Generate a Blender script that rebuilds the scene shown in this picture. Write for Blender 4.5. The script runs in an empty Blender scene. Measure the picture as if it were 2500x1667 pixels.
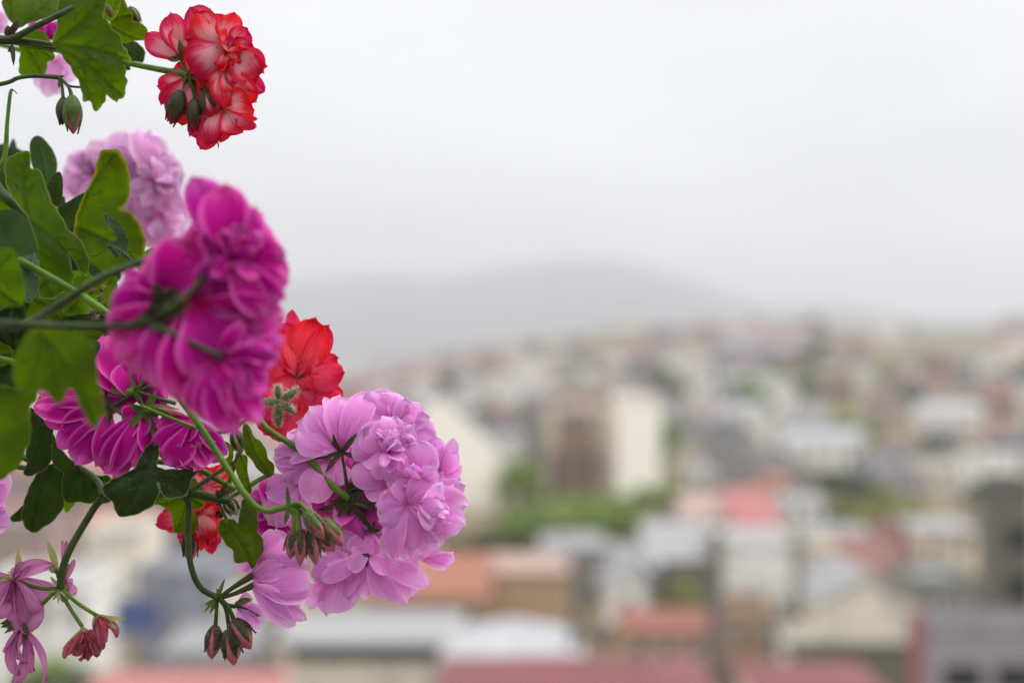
import bpy, math, random
import numpy as np
from mathutils import Vector, Matrix, noise
from mathutils.geometry import delaunay_2d_cdt

# ------------------------------------------------------------------ camera, sky, sun, exposure
S = bpy.context.scene
COL = S.collection
CAMZ = 40.0                      # the balcony is some twelve storeys above the valley floor
F, CX, CY = 2500 * 50 / 36.0, 1250.0, 833.5

cd = bpy.data.cameras.new("camera")
cam = bpy.data.objects.new("camera", cd)
COL.objects.link(cam)
cam.location = (0, 0, CAMZ)
cam.rotation_euler = (math.radians(90), 0, 0)
cd.lens = 50
cd.sensor_width = 36
cd.clip_start = 0.02
cd.clip_end = 30000
cd.dof.use_dof = True
cd.dof.focus_distance = 0.575
cd.dof.aperture_fstop = 4.5
S.camera = cam

SUN_EL, SUN_ROT = math.radians(50), math.radians(90)
W = bpy.data.worlds.new("World")
S.world = W
W.use_nodes = True
nt = W.node_tree
nt.nodes.clear()
out = nt.nodes.new('ShaderNodeOutputWorld')
bg = nt.nodes.new('ShaderNodeBackground')
sky = nt.nodes.new('ShaderNodeTexSky')
sky.sky_type = 'NISHITA'
sky.sun_disc = False
sky.sun_elevation = SUN_EL
sky.sun_rotation = SUN_ROT
sky.air_density = 1.5
sky.dust_density = 4.0
# an overcast deck: the clear sky is nearly hidden by a bright cloud layer, brighter overhead
tc = nt.nodes.new('ShaderNodeTexCoord')
sep = nt.nodes.new('ShaderNodeSeparateXYZ')
nt.links.new(tc.outputs['Generated'], sep.inputs[0])
ramp = nt.nodes.new('ShaderNodeValToRGB')
ramp.color_ramp.elements[0].position = 0.0
ramp.color_ramp.elements[0].color = (6.75, 6.8, 6.95, 1)
ramp.color_ramp.elements[1].position = 0.30
ramp.color_ramp.elements[1].color = (8.4, 8.45, 8.6, 1)
zen = ramp.color_ramp.elements.new(1.0); zen.color = (22.0, 22.2, 22.8, 1)      # an overcast sky is far brighter at the zenith
mid = ramp.color_ramp.elements.new(0.5); mid.color = (12.5, 12.6, 13.0, 1)
nt.links.new(sep.outputs['Z'], ramp.inputs[0])
mp = nt.nodes.new('ShaderNodeMapping')
mp.inputs['Scale'].default_value = (1.0, 1.0, 3.2)
nt.links.new(tc.outputs['Generated'], mp.inputs[0])
nz = nt.nodes.new('ShaderNodeTexNoise')
nz.inputs['Scale'].default_value = 3.1
nz.inputs['Detail'].default_value = 5.0
nz.inputs['Roughness'].default_value = 0.5
nt.links.new(mp.outputs[0], nz.inputs['Vector'])
mr = nt.nodes.new('ShaderNodeMapRange')
mr.inputs['From Min'].default_value = 0.3
mr.inputs['From Max'].default_value = 0.7
mr.inputs['To Min'].default_value = 0.90
mr.inputs['To Max'].default_value = 1.09
nt.links.new(nz.outputs['Fac'], mr.inputs['Value'])
mul = nt.nodes.new('ShaderNodeVectorMath'); mul.operation = 'SCALE'
nt.links.new(ramp.outputs[0], mul.inputs[0])
nt.links.new(mr.outputs[0], mul.inputs['Scale'])
mix = nt.nodes.new('ShaderNodeMix'); mix.data_type = 'RGBA'
mix.inputs['Factor'].default_value = 0.96
nt.links.new(sky.outputs[0], mix.inputs['A'])
nt.links.new(mul.outputs[0], mix.inputs['B'])
nt.links.new(mix.outputs['Result'], bg.inputs['Color'])
bg.inputs['Strength'].default_value = 0.1
nt.links.new(bg.outputs[0], out.inputs[0])

sl = bpy.data.lights.new("sun", 'SUN')
sun = bpy.data.objects.new("sun", sl)
COL.objects.link(sun)
sl.energy = 1.5
sl.angle = math.radians(25)
sl.color = (1.0, 0.98, 0.955)
sd = Vector((math.sin(SUN_ROT) * math.cos(SUN_EL), math.cos(SUN_ROT) * math.cos(SUN_EL), math.sin(SUN_EL)))
sun.rotation_euler = sd.to_track_quat('Z', 'Y').to_euler()

S.view_settings.view_transform = 'Standard'
S.view_settings.look = 'None'
S.view_settings.exposure = 0.35
S.view_settings.gamma = 1.0
S.render.engine = 'CYCLES'
S.cycles.use_denoising = True
S.cycles.max_bounces = 10
S.cycles.transmission_bounces = 6
S.cycles.diffuse_bounces = 5
S.cycles.volume_bounces = 2

# ------------------------------------------------------------------ helpers
def P(x, y, d, off=(0, 0, 1)):
    x = off[0] + x / off[2]; y = off[1] + y / off[2]
    return Vector(((x - CX) * d / F, d, CAMZ - (y - CY) * d / F))

def lin(c):
    r = []
    for v in c[:3]:
        v = v / 255.0
        r.append(v / 12.92 if v <= 0.04045 else ((v + 0.055) / 1.055) ** 2.4)
    return (*r, 1.0)

class MB:
    """collects verts and faces of ONE mesh; 'pv' is a per-vertex (u, v, random) attribute"""
    def __init__(s):
        s.v, s.f, s.m, s.a = [], [], [], []
    def add(s, verts, faces, mat=0, attr=None):
        o = len(s.v)
        s.v += [tuple(p) for p in verts]
        s.f += [tuple(i + o for i in f) for f in faces]
        s.m += [mat] * len(faces)
        s.a += attr if attr is not None else [(0.5, 0.0, 0.5)] * len(verts)
    def box(s, c, sz, mat=0, rz=0.0):
        x, y, z = sz[0] / 2, sz[1] / 2, sz[2] / 2
        R = Matrix.Rotation(rz, 3, 'Z')
        vs = [Vector(c) + R @ Vector((a * x, b * y, e * z)) for a in (-1, 1) for b in (-1, 1) for e in (-1, 1)]
        s.add(vs, [(0, 1, 3, 2), (4, 6, 7, 5), (0, 4, 5, 1), (2, 3, 7, 6), (0, 2, 6, 4), (1, 5, 7, 3)], mat)
    def tube(s, pts, rad, mat=0, n=8, sub=6, tr=0.5):
        pts = [Vector(p) for p in pts]
        if not isinstance(rad, (list, tuple)): rad = [rad] * len(pts)
        P_, R_ = [], []
        k = len(pts)
        for i in range(k - 1):
            p0 = pts[max(i - 1, 0)]; p1 = pts[i]; p2 = pts[i + 1]; p3 = pts[min(i + 2, k - 1)]
            m = sub if k > 2 else 1
            for j in range(m):
                t = j / m
                P_.append(0.5 * ((2 * p1) + (p2 - p0) * t + (2 * p0 - 5 * p1 + 4 * p2 - p3) * t * t + (3 * p1 - p0 - 3 * p2 + p3) * t ** 3))
                R_.append(rad[i] * (1 - t) + rad[i + 1] * t)
        P_.append(pts[-1]); R_.append(rad[-1])
        vs, at = [], []
        up = Vector((0.13, 0.31, 0.94)).normalized()
        for i, p in enumerate(P_):
            d = (P_[min(i + 1, len(P_) - 1)] - P_[max(i - 1, 0)])
            if d.length < 1e-9: d = Vector((0, 0, 1))
            d.normalize()
            a = d.cross(up)
            if a.length < 1e-3: a = d.orthogonal()
            a.normalize(); b = d.cross(a)
            for j in range(n):
                t = 2 * math.pi * j / n
                vs.append(p + (a * math.cos(t) + b * math.sin(t)) * R_[i])
                at.append((i / len(P_), math.sin(t), tr))
        fs = []
        for i in range(len(P_) - 1):
            for j in range(n):
                fs.append((i * n + j, i * n + (j + 1) % n, (i + 1) * n + (j + 1) % n, (i + 1) * n + j))
        fs.append(tuple(range(n - 1, -1, -1)))
        fs.append(tuple((len(P_) - 1) * n + j for j in range(n)))
        s.add(vs, fs, mat, at)
    def build(s, name, mats, parent=None, smooth=True, label=None):
        me = bpy.data.meshes.new(name)
        n = len(s.v)
        c = Vector(np.array(s.v).mean(axis=0)) if n else Vector()
        me.from_pydata([Vector(p) - c for p in s.v], [], s.f)
        if not isinstance(mats, (list, tuple)): mats = [mats]
        for m in mats: me.materials.append(m)
        me.polygons.foreach_set('material_index', s.m)
        if smooth: me.polygons.foreach_set('use_smooth', [True] * len(s.f))
        at = me.attributes.new('pv', 'FLOAT_VECTOR', 'POINT')
        at.data.foreach_set('vector', np.array(s.a, dtype=np.float32).ravel())
        me.update()
        o = bpy.data.objects.new(name, me)
        COL.objects.link(o)
        o.location = c
        if parent is not None: adopt(o, parent)
        if label: o['label'] = label
        return o

WORLDLOC = {}
def wloc(o):
    v = Vector(o.location); p = o.parent
    while p is not None:
        v = v + Vector(p.location); p = p.parent
    return v
def adopt(o, parent):            # parents are never rotated when children are attached
    c = Vector(o.location)
    o.parent = parent
    o.location = c - wloc(parent)

def thing(name, label, cat, loc, group=None):
    o = bpy.data.objects.new(name, None)
    COL.objects.link(o)
    o.empty_display_size = 0.05
    o.location = loc
    o['label'] = label; o['category'] = cat
    if group: o['group'] = group
    return o

def struct(o, kind='structure'):
    o['kind'] = kind
    return o

# ------------------------------------------------------------------ materials
def mat(name, build):
    m = bpy.data.materials.new(name)
    m.use_nodes = True
    t = m.node_tree
    t.nodes.clear()
    o = t.nodes.new('ShaderNodeOutputMaterial')
    sh = build(t)
    t.links.new(sh, o.inputs['Surface'])
    return m

def N(t, typ, **kw):
    n = t.nodes.new(typ)
    for k, v in kw.items():
        if k.startswith('i_'): n.inputs[k[2:].replace('_', ' ')].default_value = v
        else: setattr(n, k, v)
    return n

def math_(t, op, a, b=0.5, clamp=False):
    n = t.nodes.new('ShaderNodeMath'); n.operation = op; n.use_clamp = clamp
    for i, v in enumerate((a, b)):
        if isinstance(v, (int, float)): n.inputs[i].default_value = v
        else: t.links.new(v, n.inputs[i])
    return n.outputs[0]

def mixc(t, f, a, b):
    n = t.nodes.new('ShaderNodeMix'); n.data_type = 'RGBA'
    for k, v in (('Factor', f), ('A', a), ('B', b)):
        s = n.inputs[k] if k == 'Factor' else [i for i in n.inputs if i.name == k and i.type == 'RGBA'][0]
        if isinstance(v, (int, float, tuple)): s.default_value = v
        else: t.links.new(v, s)
    return [o for o in n.outputs if o.type == 'RGBA'][0]

def smooth(t, x, a, b):
    n = t.nodes.new('ShaderNodeMapRange'); n.interpolation_type = 'SMOOTHSTEP'
    n.inputs['From Min'].default_value = a; n.inputs['From Max'].default_value = b
    t.links.new(x, n.inputs['Value'])
    return n.outputs[0]

def petal_mat(name, main, edge, base, vein, translucent=0.5, vein_amt=0.6, edge_at=0.72, base_to=0.3, rough=0.5, pale=None, sat=1.0):
    def b(t):
        a = N(t, 'ShaderNodeAttribute', attribute_name='pv')
        s = N(t, 'ShaderNodeSeparateXYZ'); t.links.new(a.outputs['Vector'], s.inputs[0])
        u, v, r = s.outputs[0], s.outputs[1], s.outputs[2]
        av = math_(t, 'ABSOLUTE', v)
        cmb = N(t, 'ShaderNodeCombineXYZ')
        t.links.new(math_(t, 'MULTIPLY', v, 9.0), cmb.inputs[0])
        t.links.new(math_(t, 'MULTIPLY', u, 1.3), cmb.inputs[1])
        t.links.new(math_(t, 'MULTIPLY', r, 37.0), cmb.inputs[2])
        nz = N(t, 'ShaderNodeTexNoise', i_Scale=1.0, i_Detail=3.0); t.links.new(cmb.outputs[0], nz.inputs['Vector'])
        streak = smooth(t, nz.outputs['Fac'], 0.42, 0.66)
        e = math_(t, 'MAXIMUM', u, math_(t, 'MULTIPLY', av, 1.0))
        e = math_(t, 'ADD', e, math_(t, 'MULTIPLY', math_(t, 'SUBTRACT', nz.outputs['Fac'], 0.5), 0.36))
        col = mixc(t, smooth(t, e, edge_at, 1.05), lin(main), lin(edge))
        if pale is not None:
            cen = math_(t, 'SUBTRACT', 1.0, smooth(t, e, 0.45, edge_at + 0.2))
            col = mixc(t, math_(t, 'MULTIPLY', cen, 0.85), col, lin(pale))
        vfac = math_(t, 'MULTIPLY', streak, math_(t, 'SUBTRACT', 1.0, smooth(t, u, 0.15, 0.85)))
        col = mixc(t, math_(t, 'MULTIPLY', vfac, vein_amt), col, lin(vein))
        fine = N(t, 'ShaderNodeTexNoise', i_Scale=4.0, i_Detail=2.0); t.links.new(cmb.outputs[0], fine.inputs['Vector'])
        col = mixc(t, math_(t, 'MULTIPLY', smooth(t, fine.outputs['Fac'], 0.5, 0.7), 0.16), col, lin(vein))
        bf = math_(t, 'SUBTRACT', 1.0, smooth(t, u, 0.0, base_to))
        col = mixc(t, math_(t, 'MULTIPLY', bf, 0.6), col, lin(base))
        # every petal differs a little
        hs = N(t, 'ShaderNodeHueSaturation')
        t.links.new(col, hs.inputs['Color'])
        t.links.new(math_(t, 'ADD', 0.82, math_(t, 'MULTIPLY', r, 0.28)), hs.inputs['Value'])
        t.links.new(math_(t, 'ADD', 0.488, math_(t, 'MULTIPLY', r, 0.024)), hs.inputs['Hue'])
        hs.inputs['Saturation'].default_value = sat
        col = hs.outputs[0]
        p = N(t, 'ShaderNodeBsdfPrincipled', i_Roughness=rough)
        p.inputs['Specular IOR Level'].default_value = 0.18
        p.inputs['Sheen Weight'].default_value = 0.03
        t.links.new(col, p.inputs['Base Color'])
        bmp = N(t, 'ShaderNodeBump', i_Strength=0.25, i_Distance=0.0006)
        t.links.new(nz.outputs['Fac'], bmp.inputs['Height'])
        t.links.new(bmp.outputs[0], p.inputs['Normal'])
        tr = N(t, 'ShaderNodeBsdfTranslucent')
        t.links.new(col, tr.inputs['Color'])
        m = N(t, 'ShaderNodeMixShader'); m.inputs[0].default_value = translucent
        t.links.new(p.outputs[0], m.inputs[1]); t.links.new(tr.outputs[0], m.inputs[2])
        return m.outputs[0]
    return mat(name, b)

def leaf_mat(name, blade, young, veinc, tcol, translucent=0.45, rough=0.55, sheen=0.25, rim=None):
    # pv = (distance to a vein, distance to the margin, random)
    def b(t):
        a = N(t, 'ShaderNodeAttribute', attribute_name='pv')
        s = N(t, 'ShaderNodeSeparateXYZ'); t.links.new(a.outputs['Vector'], s.inputs[0])
        g = N(t, 'ShaderNodeNewGeometry')
        nz = N(t, 'ShaderNodeTexNoise', i_Scale=70.0, i_Detail=5.0); t.links.new(g.outputs['Position'], nz.inputs['Vector'])
        nf = N(t, 'ShaderNodeTexNoise', i_Scale=900.0, i_Detail=2.0); t.links.new(g.outputs['Position'], nf.inputs['Vector'])
        f = smooth(t, nz.outputs['Fac'], 0.35, 0.7)
        col = mixc(t, f, lin(blade), lin(young))
        speck = smooth(t, nf.outputs['Fac'], 0.68, 0.76)
        col = mixc(t, math_(t, 'MULTIPLY', speck, 0.45), col, lin((170, 178, 96)))
        nl = N(t, 'ShaderNodeTexNoise', i_Scale=28.0, i_Detail=3.0); t.links.new(g.outputs['Position'], nl.inputs['Vector'])
        blot = smooth(t, nl.outputs['Fac'], 0.42, 0.62)
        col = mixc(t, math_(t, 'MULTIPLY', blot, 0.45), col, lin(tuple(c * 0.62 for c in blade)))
        vf = math_(t, 'SUBTRACT', 1.0, smooth(t, s.outputs[0], 0.0, 1.0))
        col = mixc(t, math_(t, 'MULTIPLY', vf, 0.45), col, lin(veinc))
        ef = math_(t, 'SUBTRACT', 1.0, smooth(t, s.outputs[1], 0.0, 0.016))
        col = mixc(t, math_(t, 'MULTIPLY', ef, 0.5), col, lin((170, 180, 110)))
        tc_ = mixc(t, f, lin(tcol), lin(tuple(min(255, c * 1.18) for c in tcol)))
        tc_ = mixc(t, math_(t, 'MULTIPLY', blot, 0.5), tc_, lin(tuple(c * 0.7 for c in tcol)))
        tc_ = mixc(t, math_(t, 'MULTIPLY', vf, 0.75), tc_, lin(tuple(c * 0.55 for c in tcol)))
        if rim:
            rf_ = math_(t, 'SUBTRACT', 1.0, smooth(t, math_(t, 'ADD', s.outputs[1], math_(t, 'MULTIPLY', nz.outputs['Fac'], 0.08)), 0.035, 0.075))
            tc_ = mixc(t, rf_, tc_, lin(rim)); col = mixc(t, math_(t, 'MULTIPLY', rf_, 0.6), col, lin(rim))
        p = N(t, 'ShaderNodeBsdfPrincipled', i_Roughness=rough)
        p.inputs['Sheen Weight'].default_value = sheen
        p.inputs['Sheen Roughness'].default_value = 0.4
        p.inputs['Specular IOR Level'].default_value = 0.25
        t.links.new(col, p.inputs['Base Color'])
        bmp = N(t, 'ShaderNodeBump', i_Strength=0.5, i_Distance=0.0009)
        t.links.new(math_(t, 'ADD', nf.outputs['Fac'], math_(t, 'MULTIPLY', s.outputs[0], 1.2)), bmp.inputs['Height'])
        t.links.new(bmp.outputs[0], p.inputs['Normal'])
        tr = N(t, 'ShaderNodeBsdfTranslucent'); t.links.new(tc_, tr.inputs['Color'])
        m = N(t, 'ShaderNodeMixShader'); m.inputs[0].default_value = translucent
        t.links.new(p.outputs[0], m.inputs[1]); t.links.new(tr.outputs[0], m.inputs[2])
        return m.outputs[0]
    return mat(name, b)

def stem_mat(name, c1, c2, translucent=0.15, scale=120.0, rough=0.5):
    def b(t):
        g = N(t, 'ShaderNodeNewGeometry')
        nz = N(t, 'ShaderNodeTexNoise', i_Scale=scale, i_Detail=4.0); t.links.new(g.outputs['Position'], nz.inputs['Vector'])
        col = mixc(t, smooth(t, nz.outputs['Fac'], 0.35, 0.68), lin(c1), lin(c2))
        nb2 = N(t, 'ShaderNodeTexNoise', i_Scale=scale * 0.5, i_Detail=3.0); t.links.new(g.outputs['Position'], nb2.inputs['Vector'])
        col = mixc(t, math_(t, 'MULTIPLY', smooth(t, nb2.outputs['Fac'], 0.58, 0.7), 0.35), col, lin(tuple(c * 0.75 + q for c, q in zip(c1, (38, 8, 8)))))
        p = N(t, 'ShaderNodeBsdfPrincipled', i_Roughness=rough)
        p.inputs['Sheen Weight'].default_value = 0.08
        p.inputs['Specular IOR Level'].default_value = 0.35
        t.links.new(col, p.inputs['Base Color'])
        bmp = N(t, 'ShaderNodeBump', i_Strength=0.3, i_Distance=0.0004)
        nb = N(t, 'ShaderNodeTexNoise', i_Scale=1500.0); t.links.new(g.outputs['Position'], nb.inputs['Vector'])
        t.links.new(nb.outputs['Fac'], bmp.inputs['Height']); t.links.new(bmp.outputs[0], p.inputs['Normal'])
        tr = N(t, 'ShaderNodeBsdfTranslucent'); t.links.new(col, tr.inputs['Color'])
        m = N(t, 'ShaderNodeMixShader'); m.inputs[0].default_value = translucent
        t.links.new(p.outputs[0], m.inputs[1]); t.links.new(tr.outputs[0], m.inputs[2])
        return m.outputs[0]
    return mat(name, b)

def wall_mat(name, c, c2=None, scale=0.6, rough=0.9, streak=0.35, k=0.88):
    c2 = c2 or tuple(v * 0.78 for v in c)
    if max(c) >= 200: k = 1.0
    c = tuple(v * k for v in c); c2 = tuple(v * k for v in c2)
    def b(t):
        g = N(t, 'ShaderNodeNewGeometry')
        mp = N(t, 'ShaderNodeMapping'); mp.inputs['Scale'].default_value = (1, 1, streak)
        t.links.new(g.outputs['Position'], mp.inputs[0])
        nz = N(t, 'ShaderNodeTexNoise', i_Scale=scale, i_Detail=6.0, i_Roughness=0.65); t.links.new(mp.outputs[0], nz.inputs['Vector'])
        col = mixc(t, smooth(t, nz.outputs['Fac'], 0.4, 0.75), lin(c), lin(c2))
        p = N(t, 'ShaderNodeBsdfPrincipled', i_Roughness=rough)
        t.links.new(col, p.inputs['Base Color'])
        return p.outputs[0]
    return mat(name, b)

def roof_mat(name, c, c2, metal=False):
    c = tuple(v * 0.82 for v in c); c2 = tuple(v * 0.82 for v in c2)
    def b(t):
        g = N(t, 'ShaderNodeTexCoord')
        w = N(t, 'ShaderNodeTexWave', i_Scale=1.6 if not metal else 2.4, i_Distortion=0.6, i_Detail=2.0)
        w.bands_direction = 'X'
        t.links.new(g.outputs['Object'], w.inputs['Vector'])
        nz = N(t, 'ShaderNodeTexNoise', i_Scale=0.45, i_Detail=6.0, i_Roughness=0.7); t.links.new(g.outputs['Object'], nz.inputs['Vector'])
        col = mixc(t, smooth(t, nz.outputs['Fac'], 0.38, 0.7), lin(c), lin(c2))
        col = mixc(t, math_(t, 'MULTIPLY', w.outputs['Fac'], 0.22), col, lin(tuple(v * 0.6 for v in c)))
        p = N(t, 'ShaderNodeBsdfPrincipled', i_Roughness=0.55 if metal else 0.85)
        t.links.new(col, p.inputs['Base Color'])
        bmp = N(t, 'ShaderNodeBump', i_Strength=0.4, i_Distance=0.05)
        t.links.new(w.outputs['Fac'], bmp.inputs['Height']); t.links.new(bmp.outputs[0], p.inputs['Normal'])
        return p.outputs[0]
    return mat(name, b)

M = {}
M['pink'] = petal_mat('pink_petal', (248, 172, 240), (252, 210, 250), (222, 40, 166), (208, 60, 180), 0.5, 0.55, base_to=0.24)
M['shadedpink'] = petal_mat('shaded_pink_petal', (232, 90, 200), (244, 140, 222), (206, 20, 120), (190, 20, 150), 0.5, 0.5, base_to=0.25)  # deeper copy of the pink: shade inside the head put into the colour
M['pinkback'] = petal_mat('pale_pink_petal', (250, 200, 242), (254, 230, 252), (236, 100, 190), (226, 110, 204), 0.58, 0.6, base_to=0.25)
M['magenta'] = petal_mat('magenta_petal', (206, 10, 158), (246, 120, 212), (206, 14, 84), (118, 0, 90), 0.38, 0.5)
M['crimson'] = petal_mat('red_petal', (240, 50, 86), (224, 20, 58), (252, 200, 204), (240, 110, 130), 0.48, 0.18, 0.6, 0.16, pale=(252, 192, 202))
M['scarlet'] = petal_mat('scarlet_petal', (238, 22, 84), (216, 6, 58), (200, 10, 80), (253, 150, 160), 0.45, 0.5, 0.75, 0.2, pale=(248, 80, 112))
M['wilt'] = petal_mat('wilted_petal', (220, 146, 198), (204, 128, 172), (160, 30, 100), (160, 70, 130), 0.45, 0.8, rough=0.7)
M['dry'] = petal_mat('withered_petal', (205, 95, 125), (180, 120, 110), (160, 40, 80), (140, 50, 80), 0.35, 0.9, rough=0.8)
M['budpetal'] = petal_mat('bud_petal', (204, 124, 136), (190, 84, 112), (160, 60, 84), (140, 40, 74), 0.3, 0.8)
M['leaf'] = leaf_mat('green_leaf', (30, 50, 6), (42, 66, 8), (70, 96, 28), (106, 142, 0), 0.52, sheen=0.04, rough=0.6)
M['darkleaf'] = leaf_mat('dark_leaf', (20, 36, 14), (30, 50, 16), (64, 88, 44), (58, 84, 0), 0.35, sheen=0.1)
M['greyleaf'] = leaf_mat('grey_green_leaf', (56, 80, 56), (72, 98, 68), (92, 118, 80), (70, 100, 28), 0.3, sheen=0.35, rough=0.7)
M['autumn'] = leaf_mat('yellow_edged_leaf', (30, 48, 6), (42, 62, 6), (60, 74, 10), (98, 126, 0), 0.55, sheen=0.04, rim=(142, 146, 8))
M['stem'] = stem_mat('green_stem', (80, 118, 26), (110, 146, 44), 0.3)
M['darkstem'] = stem_mat('dark_stem', (42, 62, 18), (62, 84, 28), 0.15)
M['sepal'] = stem_mat('sepal_green', (72, 94, 36), (104, 124, 54), 0.35)
M['darksepal'] = stem_mat('sepal_brown_green', (44, 48, 22), (74, 70, 38), 0.25)
M['palesepal'] = stem_mat('sepal_pale_green', (160, 168, 104), (188, 190, 130), 0.4)
M['hair'] = stem_mat('plant_hair', (232, 230, 215), (244, 242, 232), 0.5)

# ------------------------------------------------------------------ plant parts
RNG = random.Random(7)
CAMV = Vector((0, 0, CAMZ))

def petal(mb, B, T, w, roll=None, bow=None, cup=None, mat=0, shape='petal', ruffle=0.06, nu=10, nv=9, toward=None, twist=None):
    """one petal from its claw B to its tip T (both world points), w wide; bow lifts the middle, cup lifts the rims"""
    r = RNG
    ax = T - B; L = ax.length
    if L < 1e-6: return
    ax.normalize()
    view = (CAMV - (B + T) * 0.5).normalized() if toward is None else toward
    n = view - ax * view.dot(ax)
    if n.length < 0.15: n = ax.orthogonal()
    n.normalize()
    if roll is None: roll = r.uniform(-22, 22)
    if bow is None: bow = r.uniform(0.02, 0.2)
    if cup is None: cup = r.uniform(-0.22, 0.3)
    if twist is None: twist = r.uniform(-0.25, 0.25)
    n = Matrix.Rotation(math.radians(roll), 3, ax) @ n
    side = ax.cross(n)
    rnd = r.random()
    ph = [r.uniform(0, 6.28) for _ in range(6)]
    skew = r.uniform(-0.16, 0.16)
    notch = r.choice((0, 0.02, 0.05)) if shape == 'petal' else 0
    tipc = r.uniform(-0.25, 0.3)
    vs, at = [], []
    for i in range(nu + 1):
        u = i / nu
        if shape == 'petal':
            uu = 1 - (1 - u) ** 1.35
            f = (0.14 + 0.86 * min(1, uu / 0.55) ** 0.72) * max(0.0, 1 - max(0, (uu - 0.5) / 0.5) ** 2.6) ** 0.5
        elif shape == 'sepal':
            uu = u
            f = (0.45 + 0.55 * math.sin(math.pi * min(1, u / 0.75) * 0.5)) * (1 - u ** 3.0) if u > 0 else 0.45
        for j in range(nv + 1):
            v = -1 + 2 * j / nv
            hw = 0.56 * w * f if shape == 'petal' else 0.5 * w * f
            d = bow * L * 4 * uu * (1 - uu) + tipc * L * max(0, uu - 0.6) ** 2 * 1.3
            d += cup * w * 0.55 * v * v * f
            if shape == 'petal':
                rf = ruffle * w * (uu ** 2)
                d += rf * (math.sin(3.1 * v + ph[0] + 2 * uu) + 0.6 * math.sin(6.7 * v + ph[1]) * abs(v) ** 0.5 + 0.35 * math.sin(11 * v + ph[4] + 5 * uu))
                d += 0.006 * w * math.sin(14 * v + ph[2] + 3 * uu) * uu
                along = uu * L * (1 - notch * math.exp(-(v / 0.25) ** 2) * uu ** 6) + 0.05 * w * math.sin(2.3 * v + ph[3]) * uu ** 4 + 0.018 * w * math.sin(9 * v + ph[5]) * uu ** 8
            else:
                along = uu * L
                d += -0.0
            th = twist * uu * 1.2
            sx = v * hw + skew * w * 4 * uu * (1 - uu)
            p = B + ax * along + (side * math.cos(th) + n * math.sin(th)) * sx + n * d
            vs.append(p); at.append((uu, v, rnd))
    fs = []
    k = nv + 1
    for i in range(nu):
        for j in range(nv):
            fs.append((i * k + j, i * k + j + 1, (i + 1) * k + j + 1, (i + 1) * k + j))
    mb.add(vs, fs, mat, at)

def Z(x, y, z, D, o):            # traced point; z in the same traced units, away from the viewer
    return P(x, y, D + (z / o[2]) * D / F, o)

def floret(parent, D, o, base, petals, m, name='flower', ruffle=0.06, extra=0, er=200, ew=150, ez=(0, 60), shape='petal', dirs=None, label=None, cupr=None):
    """a double flower: traced petals plus some short inner ones"""
    mb = MB()
    bx, by, bz = base
    B0 = Z(bx, by, bz, D, o)
    for q in petals:
        tx, ty, tz, w = q[:4]
        roll = q[4] if len(q) > 4 else None
        bow = q[5] if len(q) > 5 else None
        cup = q[6] if len(q) > 6 else None
        if cupr: cup = RNG.uniform(*cupr); roll = RNG.uniform(-70, 70)
        j = 0.04 * w
        B = Z(bx + RNG.uniform(-j, j), by + RNG.uniform(-j, j), bz + RNG.uniform(-j, j), D, o)
        petal(mb, B, Z(tx, ty, tz, D, o), w / o[2] * D / F, roll, bow, cup, 0, ruffle=ruffle)
    for k in range(extra):
        a = RNG.uniform(0, 6.283) if dirs is None else math.radians(RNG.uniform(*dirs))
        rr = er * RNG.uniform(0.55, 1.0)
        T = Z(bx + rr * math.cos(a), by - rr * math.sin(a), bz + RNG.uniform(*ez), D, o)
        petal(mb, B0, T, ew * RNG.uniform(0.7, 1.15) / o[2] * D / F, RNG.uniform(-70, 70), None, None, 0, ruffle=ruffle)
    return mb.build(name, m, parent, label=label)

def calyx(parent, D, o, base, tips, w, m='darksepal', name='calyx', hairs=0):
    mb = MB()
    bx, by, bz = base
    B = Z(bx, by, bz, D, o)
    for q in tips:
        petal(mb, B, Z(q[0], q[1], q[2], D, o), w / o[2] * D / F, RNG.uniform(-30, 30), RNG.uniform(0.02, 0.1), 0.25, 0, 'sepal', 0, 8, 4)
    if hairs:
        hairy(mb, hairs, 22 / o[2] * D / F * 1.0, 1)
    return mb.build(name, [M[m], M['hair']], parent)

def hairy(mb, n, ln, mi, only=None):
    """fine straight hairs standing on the mesh built so far"""
    fs = [f for f in mb.f if len(f) >= 3]
    c = sum((Vector(mb.v[i]) for i in range(0, len(mb.v), max(1, len(mb.v) // 60))), Vector()) / max(1, len(range(0, len(mb.v), max(1, len(mb.v) // 60))))
    base = len(fs)
    for _ in range(n // 2):
        f = fs[RNG.randrange(base)]
        a, b, d = (Vector(mb.v[f[i]]) for i in range(3))
        p = (a + b + d) / 3
        nn = (b - a).cross(d - a)
        if nn.length < 1e-14: continue
        nn.normalize()
        if nn.dot(p - c) < 0: nn = -nn
        dr = (nn + Vector([RNG.gauss(0, 0.25) for _ in range(3)])).normalized()
        l = ln * RNG.uniform(0.5, 1.1)
        s = dr.orthogonal().normalized() * 0.000035
        s2 = dr.cross(s).normalized() * 0.000035
        mb.add([p + s, p - s * 0.5 + s2, p - s * 0.5 - s2, p + dr * l], [(0, 1, 3), (1, 2, 3), (2, 0, 3)], mi, [(0.5, 0, 0.5)] * 4)

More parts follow.
